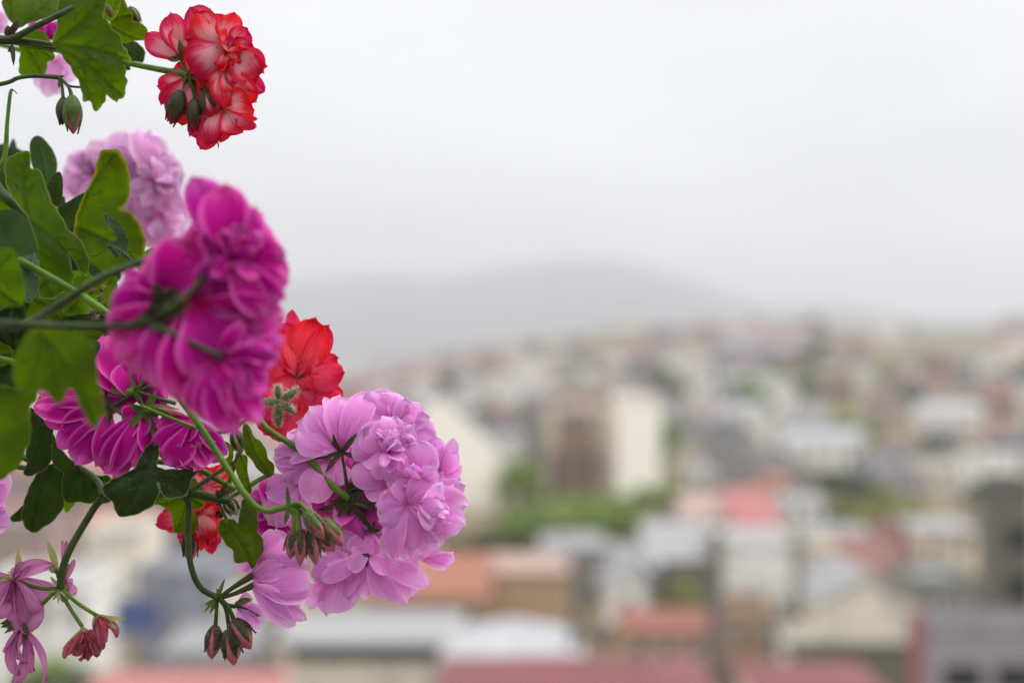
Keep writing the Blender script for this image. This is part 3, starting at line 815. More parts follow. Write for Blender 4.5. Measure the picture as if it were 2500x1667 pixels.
calyx(h, D, o, (790, 1005, 0), [(1045, 1030, 0), (960, 1120, -10), (840, 1230, 0), (770, 1140, 10)], 62, 'palesepal', hairs=260)
floret(h, D, o, (535, 740, 30), [(610, 850, 30, 90), (520, 900, 30, 80), (590, 760, 40, 90), (545, 400, 60, 46), (510, 390, 60, 40), (610, 550, 60, 46)], M['wilt'], ruffle=0.12, label='wilted pink flower')
calyx(h, D, o, (470, 655, 40), [(380, 395, 40), (400, 610, 50), (610, 580, 50), (560, 640, 60)], 70, 'palesepal', hairs=200)
calyx(h, D, o, (485, 790, -10), [(410, 690, -20), (475, 915, -20), (430, 890, 0), (355, 820, 0), (545, 870, -10)], 40, 'palesepal', 'bract', 40)

# far pale head behind the leaves, and the one at the top left
o = C2
D = 0.70
h = stem(pinkp, D, o, [(-900, 300, 0), (0, 600, 0), (700, 700, 60), (1100, 720, 60), (1230, 620, 60)], 50, 'stem', 'flower_head')
floret(h, D, o, (1270, 480, -40), [(1060, 110, 0, 200), (1150, 55, 20, 230), (1240, 80, 0, 220), (950, 200, 30, 230), (1060, 250, -20, 200), (1200, 220, -50, 170), (1370, 230, -20, 200), (1470, 320, 0, 220), (1510, 450, 0, 240), (1480, 600, 0, 240), (1400, 720, -20, 200), (1180, 780, -50, 200), (1270, 700, -80, 130, 40), (1120, 620, -30, 200), (1040, 480, -10, 220), (1000, 350, 20, 240), (1170, 350, -90, 120, 50), (1300, 320, -100, 110, 40), (1380, 420, -90, 120, 50), (1370, 560, -90, 120, 40), (1190, 560, -90, 110, -50), (900, 280, 60, 220)], M['pinkback'], ruffle=0.14, extra=16, er=230, ew=110, ez=(-120, -60))
floret(h, D, o, (1010, 430, 90), [(1010 + 400 * math.cos(k * 0.75), 430 - 360 * math.sin(k * 0.75), 80, 330) for k in range(9)], M['pinkback'], ruffle=0.12)
floret(h, D, o, (1300, 760, 60), [(1300 + 260 * math.cos(k * 0.9), 760 - 280 * math.sin(k * 0.9), 50, 260) for k in range(7)], M['pinkback'], ruffle=0.12)
floret(h, D, o, (760, 420, 0), [(570, 260, 0, 190), (650, 235, -10, 180), (780, 220, 0, 200), (545, 380, 0, 200), (505, 450, 10, 200), (515, 630, 20, 240), (680, 640, 0, 240), (850, 640, 10, 260), (900, 260, 20, 260), (640, 420, -40, 140, 40), (700, 330, -50, 120, 50), (760, 560, -20, 200)], M['pinkback'], ruffle=0.14, extra=8, er=200, ew=120, ez=(-80, -30))
floret(h, D, o, (1330, 780, -20), [(1230, 1000, 0, 160), (1330, 960, -10, 200), (1420, 900, 0, 200), (1510, 760, 0, 160), (1140, 830, 30, 160), (1300, 1060, 20, 170), (1400, 820, -40, 150, 40), (1240, 860, 20, 180), (1180, 1000, 60, 170)], M['pinkback'], ruffle=0.1)
o = C1
D = 0.66
h = stem(pinkp, D, o, [(-700, 100, 0), (-100, 330, 0), (200, 420, 0), (430, 480, 0)], 44, 'stem', 'flower_head')
floret(h, D, o, (440, 500, 0), [(300, 720, 0, 110), (390, 800, 0, 170), (470, 770, 0, 150), (400, 560, -30, 120), (500, 640, 10, 190), (620, 640, 20, 220), (540, 500, 30, 200), (600, 560, 40, 200)], M['pinkback'])
floret(h, D, o, (430, 330, 20), [(235, 180, 0, 80), (350, 190, 10, 130), (470, 180, 10, 150), (460, 300, 0, 160), (380, 240, -20, 90)], M['magenta'])
floret(h, D, o, (-40, 190, 20), [(70, 160, 0, 110), (60, 230, 0, 110), (30, 90, 0, 110), (40, 270, 0, 100)], M['pinkback'])
o = C4
h = stem(pinkp, 0.60, o, [(-900, 500, 0), (-400, 900, 0), (-100, 1130, 0)], 44, 'stem', 'flower_head')
floret(h, 0.60, o, (-90, 1130, 0), [(60, 850, 0, 150), (45, 1160, 0, 150), (58, 1290, 0, 120), (5, 1350, 0, 110), (30, 950, 10, 140), (0, 1040, 10, 160)], M['pink'])

# ------------------------------------------------------------------ the red geranium
redp = thing('red_geranium', 'red double geranium with pale petal backs, its highest flower head alone against the white sky', 'geranium', SOIL + Vector((0.0, 0.03, 0)), 'trailing geraniums')
o = C1
D = 0.575
h = stem(redp, D, o, [(-1300, 260, 400), (-500, 250, 500), (300, 380, 500), (700, 455, 480), (1000, 510, 400), (1200, 550, 220), (1400, 588, 60), (1550, 615, 0)], [60, 54, 50, 48, 46, 48, 54, 66], 'stem', 'flower_head')
for pts in ([(1545, 615, 0), (1510, 560, 0), (1480, 460, 0)], [(1550, 610, 0), (1680, 560, 20), (1830, 430, 30)], [(1540, 620, 0), (1505, 690, -20), (1488, 760, -30)], [(1545, 620, 0), (1580, 720, -20), (1600, 830, -20)], [(1550, 615, 0), (1640, 680, -40), (1690, 760, -40)], [(1560, 620, 0), (1700, 760, 30), (1830, 880, 30)]):
    stem(h, D, o, pts, [42, 30, 28], 'sepal', 'pedicel')
floret(h, D, o, (1500, 470, 0), [(1195, 280, -20, 190, 10, .1, -.2), (1395, 115, -10, 210, 0, .12, -.2), (1500, 230, 20, 190), (1260, 390, 10, 120)], M['crimson'])
calyx(h, D, o, (1490, 480, -10), [(1468, 322, -40), (1360, 482, -20), (1440, 440, -30)], 62, 'sepal')
floret(h, D, o, (1850, 430, -40), [(1560, 60, -30, 260, 0, .15, -.3), (1620, 95, -80, 250, 0, .15, -.2), (1750, 115, -20, 200), (1840, 140, -10, 180), (1925, 105, -50, 200, 0, .1), (2030, 240, -20, 190), (2045, 350, -30, 170), (1520, 330, -90, 130, 20, .15), (1560, 250, -50, 200), (1700, 300, -90, 170, 30), (1840, 240, -90, 120, 60), (1960, 300, -80, 120, 40), (1690, 200, -60, 200)], M['crimson'], ruffle=0.1, extra=7, er=190, ew=110, ez=(-130, -80))
floret(h, D, o, (1800, 390, -90), [(1560, 590, -130, 330, 0, .2, -.3), (1530, 470, -110, 230, 0, .2, -.2), (1700, 580, -80, 200)], M['crimson'])
floret(h, D, o, (1880, 430, -70), [(2190, 550, -60, 110, 30), (2150, 600, -70, 300, 0, .15), (2090, 690, -60, 250, 0, .12), (1885, 550, -120, 110, 30), (2080, 430, -50, 220, 0, .15), (1980, 380, -90, 120, 50), (1960, 560, -90, 120, 40), (1820, 330, -110, 120, 50), (2140, 500, -40, 150)], M['crimson'], ruffle=0.08)
floret(h, D, o, (1850, 560, -50), [(1850, 885, -100, 200, 0, .15, -.2), (1770, 760, -90, 180), (1960, 760, -60, 220), (2100, 830, -50, 220), (2165, 760, -40, 150), (1640, 740, -30, 200), (1990, 650, -80, 170)], M['crimson'], ruffle=0.07)
floret(h, D, o, (1830, 890, -20), [(1640, 1225, -50, 170, 10, .1), (1560, 1120, -20, 190), (1720, 1190, -80, 170, 30, .2), (1800, 1160, -60, 160), (2080, 900, -60, 260, 0, .15), (1990, 1080, -50, 210), (2100, 1045, -40, 110, 20), (2115, 975, -20, 60, 20), (1900, 1110, -60, 170), (1600, 1060, 10, 200), (2040, 1000, 20, 170), (1750, 1130, -90, 90, 70)], M['crimson'], ruffle=0.1)
floret(h, D, o, (1800, 560, 70), [(1800, 250, 60, 260), (1980, 380, 60, 260), (2060, 600, 60, 260), (1960, 800, 60, 260), (1700, 900, 60, 260), (1600, 720, 60, 260), (1640, 300, 60, 260)], M['crimson'])
floret(h, D, o, (1570, 630, 50), [(1290, 700, 30, 170), (1330, 860, 10, 250), (1400, 960, 20, 230), (1490, 1025, 20, 240), (1600, 960, 40, 260), (1720, 900, 50, 260), (1780, 760, 60, 260), (1680, 560, 60, 260), (1420, 560, 40, 150), (1560, 480, 60, 240), (1700, 400, 80, 260)], M['crimson'], ruffle=0.07)
bud(h, D, o, (1485, 745), (1395, 1025), 160, 'crimson', 'darksepal', z=-60, show=0.95, sw=0.62)
bud(h, D, o, (1598, 810), (1585, 1080), 130, 'crimson', 'darksepal', z=-60, show=0.95, sw=0.62)
bud(h, D, o, (1690, 745), (1745, 985), 180, 'crimson', 'darksepal', z=-60, show=0.7)
for p1, p2, w in (((1720, 140), (1722, 70), 14), ((1780, 1160), (1790, 1215), 12)):
    stem(h, D, o, [p1 + (-20,), ((p1[0] + p2[0]) / 2 + 4, (p1[1] + p2[1]) / 2, -20), p2 + (-20,)], [w, w, w * 0.5], 'dry' if False else 'darksepal', 'pistil')

# middle red head, right of the magenta one
o = C8
D = 0.60
h = stem(redp, D, o, [(-2600, -400, 0), (-1500, 300, 0), (-700, 700, 50), (-200, 900, 40), (60, 970, 20)], 36, 'stem', 'flower_head')
floret(h, D, o, (70, 965, 0), [(185, 595, -20, 240, 0, .12, .1), (270, 640, 0, 150), (370, 935, -30, 180, 0, .15), (330, 850, 0, 150), (290, 1010, -40, 120, 20), (60, 640, 20, 180), (30, 540, 30, 110), (-60, 640, 10, 200), (-120, 800, 0, 260), (-140, 950, 0, 280), (-120, 1120, 0, 260)], M['scarlet'], ruffle=0.1, extra=7, er=150, ew=80, ez=(-70, -20))
floret(h, D, o, (40, 1010, 10), [(355, 1100, -30, 180, 10, .12), (300, 1170, -10, 180), (190, 1230, -10, 200), (90, 1330, 0, 230), (-20, 1380, 10, 260), (-140, 1330, 20, 260), (200, 1100, -50, 130, 40), (80, 1180, -40, 140, 40), (-220, 1200, 20, 260), (160, 1330, 30, 160)], M['scarlet'], ruffle=0.12, extra=6, er=180, ew=90, ez=(-60, -20), dirs=(-140, 0))
stem(h, D, o, [(70, 965, -20), (85, 950, -45), (95, 938, -60)], [14, 9, 8], 'palesepal', 'pistil')
# lowest red head, behind the dark leaves
o = C4
h = stem(redp, D, o, [(-1500, 200, 0), (-300, 700, 60), (800, 900, 80), (1500, 1000, 60), (1680, 1000, 40)], 44, 'darkstem', 'flower_head')
floret(h, D, o, (1690, 960, 20), [(1560, 860, 10, 170), (1620, 810, 0, 160), (1730, 810, 0, 160), (1850, 800, 10, 170), (1590, 950, -20, 120), (1820, 900, 0, 180), (1660, 1090, 0, 200), (1780, 1080, 10, 190), (1900, 740, 20, 100), (1570, 1040, 20, 180)], M['crimson'], ruffle=0.08)
floret(h, D, o, (1640, 1180, 20), [(1275, 1270, 0, 150, 0, .15), (1330, 1165, 10, 90), (1360, 1320, 10, 130), (1480, 1430, 10, 130), (1700, 1420, -40, 230), (1590, 1330, -30, 200), (1790, 1330, 0, 190), (1800, 1170, 20, 200), (1740, 1520, -20, 120), (1640, 1490, 10, 110), (1500, 1240, 20, 220), (1790, 1440, 20, 160), (1820, 1250, 40, 150), (1650, 1080, 20, 200)], M['crimson'], ruffle=0.12, extra=9, er=190, ew=110, ez=(-60, -20))
bud(h, D, o, (1545, 1330), (1560, 1590), 150, 'budpetal', 'darksepal', hairs=120, z=-20)

# ------------------------------------------------------------------ the magenta geranium: large blurred head nearest the camera
magp = thing('magenta_geranium', 'deep magenta double geranium whose big blurred flower head is nearest the camera', 'geranium', SOIL + Vector((0.0, -0.03, 0)), 'trailing geraniums')
o = C2
D = 0.455
h = stem(magp, D, C3, [(-1500, 560, 0), (-500, 620, 0), (0, 630, 0), (400, 652, 0), (800, 660, 0), (1050, 650, -30), (1240, 610, -60)], [60, 56, 54, 54, 54, 58, 100], 'darkstem', 'flower_head')
for pts in ([(1240, 610, -60), (1450, 480, -160), (1690, 235, -90)], [(1240, 620, -60), (1500, 760, -170), (1820, 910, -110)], [(1240, 600, 0), (1290, 520, 0), (1330, 450, 0)], [(1250, 620, 0), (1450, 640, 20), (1650, 600, 20)]):
    stem(h, D, C3, pts, [70, 46, 44], 'darkstem', 'pedicel')
floret(h, D, o, (1900, 1110, -20), [(1585, 440, 0, 340, 0, .12, -.25), (1850, 500, -60, 370, 0, .12, .2), (2095, 690, -20, 240, 0, .1), (1980, 620, 30, 200), (1740, 800, -60, 330, 0, .15, -.2), (2345, 1080, -10, 300, 0, .12), (2230, 920, 0, 280), (2360, 1290, 0, 330, 0, .12), (2170, 1600, -90, 240, 10, .15, .2), (2320, 1450, -40, 300), (1990, 830, -100, 240, 20), (2120, 980, -80, 220, 30), (1830, 880, -110, 200, -40), (2040, 1300, -120, 220, 50), (1500, 950, 20, 330), (1960, 1560, -20, 400), (1690, 1400, 0, 400)], M['magenta'], ruffle=0.12, extra=9, er=330, ew=170, ez=(-170, -90))
o = C3
floret(h, D, o, (1330, 430, 10), [(1010, 240, -20, 190, 0, .12), (1190, 165, -10, 220), (950, 390, 0, 240), (1350, 40, 0, 420, 0, .12, -.2), (1560, -60, 20, 440, 0, .1), (900, 530, 20, 260), (1120, 320, -50, 140, 40), (1240, 180, -50, 150, 30), (1560, 140, 20, 380), (1060, 520, 0, 240)], M['magenta'], ruffle=0.12)
for a0 in (0.0, 0.4):
    floret(h, D, o, (1600, 480, 200 + 200 * a0), [(1600 + 520 * math.cos(a0 + k * 0.7), 480 - 520 * math.sin(a0 + k * 0.7), 180 + 200 * a0, 520) for k in range(9)], M['magenta'], ruffle=0.13)
floret(h, D, o, (1880, 60, 180), [(1880 + 400 * math.cos(k * 0.8), 60 - 400 * math.sin(k * 0.8), 160, 420) for k in range(8)], M['magenta'], ruffle=0.13)
floret(h, D, o, (1600, 480, 60), [(870, 640, 40, 330), (900, 780, 50, 330), (960, 930, 30, 380, 0, .12, -.2), (1080, 1040, 20, 420), (1290, 1160, 10, 480, 0, .1, -.2), (1440, 1250, 10, 420), (1700, 1120, 30, 560), (1950, 1000, 40, 560), (2150, 700, 30, 520), (2330, 560, 20, 420), (2260, 300, 20, 440), (1900, 200, 50, 500), (1500, 150, 60, 480), (2320, 400, 40, 300), (1350, 800, 50, 460)], M['magenta'], ruffle=0.11)
floret(h, D, o, (1810, 920, -20), [(2285, 890, -50, 190, 10, .12), (2250, 970, -40, 240), (2190, 1200, -20, 280), (2110, 1460, -40, 240, 0, .1), (2020, 1440, -20, 260), (1900, 1545, -10, 270), (1750, 1480, 0, 300), (1600, 1380, 0, 340), (1480, 1250, 20, 340), (1990, 1200, -70, 240, 30), (1880, 850, -80, 180, 30), (2330, 760, -20, 180), (2040, 1050, -90, 170, 50), (2100, 820, -60, 230), (1750, 1200, -30, 330)], M['magenta'], ruffle=0.15, extra=9, er=380, ew=170, ez=(-110, -50), dirs=(-110, 60))
calyx(h, D, o, (1340, 450, -90), [(1260, 300, -120), (1440, 480, -140), (1230, 470, -90), (1500, 380, -120), (1200, 560, -90)], 130, 'darksepal')
calyx(h, D, o, (1240, 610, -80), [(1380, 560, -140), (1150, 540, -90), (1330, 720, -120), (1500, 560, -140), (1580, 470, -150)], 110, 'darksepal', 'bract')

# second, sharper magenta head below it
o = C4
D = 0.565
h = stem(magp, D, o, [(-1200, -300, 30), (-300, -150, 40), (400, 20, 40), (790, 125, 10), (900, 165, 0), (1000, 190, 0), (1095, 180, 0)], [60, 56, 52, 52, 56, 64, 70], 'stem', 'flower_head', 60)
for pts in ([(1100, 180, 0), (1050, 100, 10), (1050, 20, 20)], [(1100, 180, 0), (1000, 260, 0), (890, 330, 0)], [(1110, 180, 0), (1150, 260, -10), (1190, 335, -10)], [(1110, 180, 0), (1250, 230, 0), (1440, 285, 0)], [(1110, 170, 0), (1160, 120, 0), (1220, 70, 0)], [(1120, 180, 0), (1240, 140, 20), (1330, 110, 20)]):
    stem(h, D, o, pts, [34, 30, 34], 'darkstem', 'pedicel', 30)
floret(h, D, o, (880, 330, 20), [(300, 175, 10, 150, 0, .1), (290, 300, 0, 200, 0, .12), (370, 280, -30, 110, 30), (370, 430, 10, 230), (540, 500, 20, 220), (590, 160, 20, 200), (640, 380, -30, 170, 20), (700, 230, 10, 200), (480, 640, 20, 180), (620, 770, 0, 260, 0, .12, -.2), (560, 680, 0, 220), (770, 740, -10, 190), (760, 620, -20, 130, 40), (840, 800, 10, 200), (690, 520, -10, 160, 40)], M['magenta'], ruffle=0.12)
floret(h, D, o, (1180, 350, 30), [(1080, 800, -30, 300, 0, .15, -.2), (930, 890, 0, 200), (1000, 850, -10, 170, 30), (850, 850, 10, 220), (1240, 590, -10, 230), (1200, 700, 10, 200), (840, 700, 20, 230), (780, 800, 10, 140), (1150, 560, -40, 150, 40), (960, 600, -30, 160, 40), (1020, 450, 0, 200), (1250, 450, 10, 160)], M['magenta'], ruffle=0.12)
floret(h, D, o, (1120, 240, 70), [(790, -40, 60, 330), (850, 160, 60, 300), (950, -150, 80, 350), (1080, -60, 90, 330), (1250, 30, 90, 300), (1300, 180, 80, 280), (850, 20, 90, 300), (1380, 300, 80, 260), (730, 250, 80, 280), (740, -200, 120, 300), (850, -260, 130, 300), (700, 60, 110, 280)], M['magenta'], ruffle=0.11)
floret(h, D, o, (1590, 420, 20), [(1275, 475, 0, 130), (1260, 690, 0, 230), (1340, 780, 0, 230), (1460, 820, 0, 240), (1580, 835, -10, 250), (1700, 800, -20, 200), (1800, 760, -30, 200), (1860, 700, -30, 130), (1650, 640, -50, 200, 20), (1440, 650, -60, 130, 50), (1370, 420, 10, 110), (1560, 600, -50, 150, 40)], M['magenta'], ruffle=0.12)
calyx(h, D, o, (895, 310, -10), [(895, 600, -30), (800, 380, -10), (1060, 430, -20), (860, 180, 10)], 60, 'darksepal')
calyx(h, D, o, (1185, 330, -20), [(1010, 520, -40), (1260, 570, -40), (1040, 290, -10), (1280, 180, 0), (1300, 400, 0)], 74, 'sepal')
calyx(h, D, o, (1110, 175, -10), [(1050, -20, -20), (1060, 90, 10), (1220, 60, 0), (1140, 290, -10)], 34, 'sepal', 'bract')
bud(h, D, o, (1230, 310), (1520, 380), 90, 'budpetal', 'sepal', 60, z=-20)

# ------------------------------------------------------------------ leaves, stalks and shoots of the three plants
def sprig(plant, D, o, pts, w, m='darkstem', name='stem', hairs=0): return stem(plant, D, o, pts, w, m, name, hairs)

# top left (red plant)
o = C1
leaf(redp, 0.585, o, [(480, 0), (485, -90), (700, -150), (880, -80), (860, 60), (840, 130), (890, 195), (930, 250), (980, 300), (1003, 350), (1005, 385), (1040, 410), (1050, 450), (1072, 490), (1010, 515), (1030, 580), (1026, 620), (1042, 665), (1028, 700), (1024, 760), (1000, 800), (970, 812), (962, 842), (925, 815), (875, 775), (862, 830), (835, 850), (828, 880), (787, 912), (765, 885), (745, 845), (722, 825), (684, 830), (672, 740), (640, 650), (590, 570), (530, 485), (475, 420), (430, 365), (462, 250), (474, 130)], (432, 368), 'leaf', 0, (0.25, 0.1), 0.05, 0.06)
leaf(redp, 0.60, o, [(20, 0), (30, -120), (470, -120), (472, 130), (400, 150), (350, 160), (290, 175), (235, 190), (190, 215), (140, 225), (95, 180), (40, 100)], (110, 250), 'leaf', 0, (0.3, -0.2), 0.1)
leaf(redp, 0.60, o, [(330, 255), (400, 328), (420, 400), (436, 430), (442, 480), (385, 512), (378, 560), (368, 590), (355, 615), (280, 608), (235, 615), (195, 622), (160, 590), (160, 520), (172, 450), (160, 380), (140, 300)], (160, 330), 'leaf', 0, (0.2, 0.2), 0.05)
leaf(redp, 0.60, o, [(1000, -40), (1020, 20), (1055, 80), (1080, 120), (1088, 172), (1130, 182), (1175, 215), (1210, 245), (1205, 290), (1218, 345), (1160, 328), (1100, 332), (1020, 350), (980, 300), (900, 200), (930, 160), (965, 110), (985, 50)], (880, 190), 'autumn', 0, (-0.2, 0.3), 0.05)
leaf(redp, 0.61, o, [(1005, 345), (1060, 335), (1110, 345), (1150, 380), (1175, 400), (1190, 430), (1178, 470), (1175, 500), (1158, 515), (1100, 500), (1060, 520), (1068, 570), (1030, 560), (1040, 480), (1000, 400)], (1000, 420), 'darkleaf', 0, (0.6, 0.1), 0.05)
leaf(redp, 0.61, o, [(840, -60), (1000, -60), (990, 30), (985, 60), (950, 130), (915, 180), (880, 170), (845, 120), (860, 40)], (850, 150), 'leaf', 0, (0.3, 0.3), 0.05)
bud(redp, 0.60, o, (1060, 60), (1150, 190), 90, 'budpetal', 'sepal', 0, z=20, show=0.95)
bud(redp, 0.60, o, (870, 40), (920, 150), 60, 'budpetal', 'sepal', 0, z=-20, show=0.95)
sprig(redp, 0.58, o, [(-1500, 200, 0), (-600, 310, 0), (-100, 325, 0), (60, 330, 0), (250, 340, 0), (430, 365, 0)], [80, 80, 78, 78, 44, 36])
sprig(redp, 0.575, o, [(90, 320, 0), (160, 290, 0), (280, 225, 0), (470, 130, 0), (600, 60, 40)], [70, 56, 52, 50, 40])
sprig(redp, 0.585, o, [(100, 340, 0), (300, 372, 0), (455, 398, 10)], [30, 30, 26])
calyx(redp, 0.575, o, (90, 290, 0), [(170, 160, -10), (60, 210, 0), (40, 230, 0), (150, 175, 10)], 70, 'darksepal', 'stipule')
calyx(redp, 0.575, o, (100, 370, 0), [(112, 545, -10), (60, 430, 0), (85, 440, 10)], 44, 'darksepal', 'stipule')
# hanging pair of buds
h = stem(redp, 0.57, o, [(-1400, 700, 0), (-600, 780, 0), (0, 692, 0), (150, 640, 0), (300, 624, 0), (480, 636, 0)], [40, 40, 38, 36, 36, 40], 'darkstem', 'bud_cluster')
stem(h, 0.57, o, [(490, 650, 0), (510, 720, 0), (518, 820, 0)], [26, 24, 34], 'darkstem', 'pedicel')
stem(h, 0.57, o, [(500, 650, 0), (560, 710, 0), (590, 800, 0)], [26, 26, 40], 'darkstem', 'pedicel')
stem(h, 0.57, o, [(500, 650, 0), (570, 705, 10), (660, 716, 20)], [18, 20, 20], 'darkstem', 'pedicel')
calyx(h, 0.57, o, (490, 640, 0), [(530, 625, -10), (480, 730, 0), (465, 620, 10), (500, 700, -10)], 34, 'sepal', 'bract')
bud(h, 0.57, o, (520, 800), (510, 1030), 115, 'darksepal', 'darksepal', 40, z=15, show=0.98, sw=0.6)
bud(h, 0.57, o, (590, 785), (600, 1105), 165, 'budpetal', 'sepal', 60, z=-15, show=0.9, sw=0.6)
sprig(redp, 0.57, o, [(-500, 1650, 0), (-100, 1420, 0), (30, 1310, 0), (60, 1000, 0), (85, 765, 0), (110, 742, 0), (140, 770, 0)], [60, 50, 44, 32, 30, 12, 6], 'stem')

# left middle (magenta plant)
o = C2
leaf(magp, 0.585, o, [(690, 600), (760, 460), (798, 340), (818, 250), (850, 230), (920, 218), (975, 230), (1010, 290), (1045, 370), (1060, 480), (1055, 590), (1030, 660), (985, 705), (1040, 722), (1100, 770), (1150, 850), (1180, 930), (1190, 1000), (1165, 1130), (1130, 1170), (1060, 1185), (1000, 1210), (850, 1230), (700, 1150), (620, 1000), (610, 850), (640, 720)], (610, 850), 'autumn', 0, (0.1, 0.1), -0.05, 0.05)
leaf(magp, 0.63, o, [(245, 180), (262, 130), (300, 105), (350, 125), (400, 180), (440, 240), (465, 310), (465, 400), (440, 460), (400, 530), (340, 470), (270, 370), (245, 250)], (380, 560), 'greyleaf', 0, (0.3, 0.2), -0.05, 0.03, cren=0.3)
leaf(magp, 0.60, o, [(480, 400), (505, 430), (515, 500), (510, 600), (490, 670), (440, 670), (400, 560), (390, 510), (430, 440)], (440, 680), 'darkleaf', 0, (0.7, 0.1), -0.05, 0.03, cren=0.3)
leaf(magp, 0.565, o, [(60, 300), (110, 265), (170, 243), (240, 237), (252, 370), (300, 378), (345, 420), (370, 510), (400, 600), (430, 660), (480, 740), (530, 820), (565, 890), (625, 925), (680, 1000), (712, 1080), (730, 1160), (700, 1260), (610, 1130), (560, 1060), (585, 1180), (600, 1270), (560, 1340), (470, 1420), (400, 1442), (330, 1430), (308, 1340), (320, 1200), (300, 980), (220, 760), (130, 650), (60, 520), (40, 400)], (235, 790), 'leaf', 0, (0.15, 0.05), 0.08, 0.08)
leaf(magp, 0.53, o, [(-60, 730), (0, 715), (70, 705), (150, 730), (220, 800), (270, 900), (297, 1000), (292, 1060), (240, 1080), (160, 1100), (100, 1060), (0, 1060), (-60, 1060)], (0, 980), 'greyleaf', 0, (0.3, 0.4), -0.1, 0.03, cren=0.3)
leaf(magp, 0.49, o, [(-80, 1070), (0, 1045), (70, 1035), (120, 1070), (150, 1150), (180, 1240), (192, 1320), (190, 1480), (100, 1500), (0, 1500), (-80, 1490)], (-60, 1300), 'leaf', 0, (0.1, 0.3), 0.0, 0.05)
leaf(magp, 0.55, o, [(150, 1095), (240, 1075), (290, 1065), (315, 1150), (322, 1250), (300, 1400), (220, 1470), (180, 1300)], (290, 1050), 'greyleaf', 0, (0.5, -0.3), 0.0, 0.03, cren=0.3)
leaf(magp, 0.575, o, [(855, 745), (905, 755), (925, 790), (955, 795), (985, 825), (1005, 860), (1035, 905), (1052, 965), (1045, 1010), (1042, 1062), (1082, 1128), (1030, 1115), (985, 1060), (982, 1095), (945, 1108), (915, 1065), (878, 1020), (900, 985), (962, 945), (935, 890), (890, 850)], (890, 1000), 'greyleaf', -60, (0.5, 0.2), 0.0, 0.06, cren=0.6, label='small pale young leaf')
leaf(magp, 0.60, o, [(590, 850), (720, 835), (780, 850), (840, 900), (830, 960), (895, 1000), (892, 1130), (850, 1215), (760, 1150), (700, 1060), (600, 950)], (740, 1080), 'darkleaf', 60, (0.3, 0.3), 0.0, 0.05)
leaf(magp, 0.60, o, [(480, 700), (570, 640), (690, 575), (720, 640), (660, 760), (600, 860), (530, 830)], (590, 850), 'darkleaf', 40, (0.6, 0.1), 0.0, 0.05, cren=0.3)
sprig(magp, 0.575, o, [(730, 1080, -60), (790, 1085, -60), (890, 1005, -60)], [12, 12, 12], 'sepal')
sprig(magp, 0.60, o, [(-600, 400, 0), (-100, 480, 0), (0, 560, 0), (130, 690, 0), (300, 900, 600), (500, 1300, 900)], [80, 80, 90, 80, 70, 60])
leaf(magp, 0.61, o, [(1120, 1180), (1170, 1120), (1200, 1050), (1255, 1030), (1300, 1080), (1260, 1180), (1180, 1230)], (1150, 1170), 'leaf', 0, (0.2, 0.2))
leaf(magp, 0.59, o, [(730, 1160), (790, 1180), (850, 1240), (950, 1260), (960, 1330), (940, 1430), (900, 1500), (860, 1480), (800, 1540), (700, 1560), (520, 1560), (560, 1420), (610, 1300), (680, 1220)], (640, 1450), 'leaf', 40, (-0.2, 0.3), 0.0, 0.09)
leaf(magp, 0.585, o, [(730, 1165), (800, 1195), (845, 1245), (800, 1260), (740, 1230)], (740, 1230), 'greyleaf', 0, (0.3, 0.3))
for i, (x, y) in enumerate(((760, 1380), (850, 1360), (830, 1440), (760, 1550), (790, 1600))):
    bud(magp, 0.58, o, (x - 30, y + 20), (x + 26, y - 26), 44, 'budpetal', 'sepal', 30, z=-20, show=0.98)
sprig(magp, 0.47, o, [(1270, 1090, 60), (1050, 1180, 30), (850, 1260, 0), (650, 1380, 0), (420, 1530, 200), (150, 1660, 900), (-500, 1700, 900), (-1300, 1500, 0)], [50, 60, 66, 70, 74, 74, 74, 70])
o = C3
leaf(magp, 0.445, o, [(120, 920), (180, 800), (250, 700), (400, 690), (570, 700), (640, 720), (720, 760), (770, 820), (785, 900), (792, 1000), (800, 1100), (832, 1210), (850, 1300), (862, 1390), (815, 1400), (800, 1475), (748, 1485), (720, 1420), (680, 1350), (640, 1260), (600, 1175), (550, 1190), (500, 1292), (450, 1270), (380, 1200), (340, 1180), (200, 1210), (120, 1120)], (330, 700), 'leaf', 0, (0.1, 0.25), 0.05, 0.07)
leaf(magp, 0.50, o, [(-120, 1120), (0, 1140), (200, 1180), (310, 1165), (290, 1260), (245, 1330), (246, 1560), (200, 1700), (160, 1790), (60, 1880), (-20, 1920), (-120, 1900)], (-60, 1150), 'leaf', 0, (0.2, 0.2), 0.05, 0.05)
leaf(magp, 0.57, o, [(600, 700), (720, 690), (800, 700), (860, 740), (830, 780), (760, 790), (650, 770)], (620, 700), 'autumn', 0, (0.3, 0.3))
leaf(magp, 0.56, o, [(700, 800), (770, 780), (820, 800), (790, 900), (740, 960), (640, 1000), (600, 880)], (650, 880), 'greyleaf', 20, (0.4, 0.2))
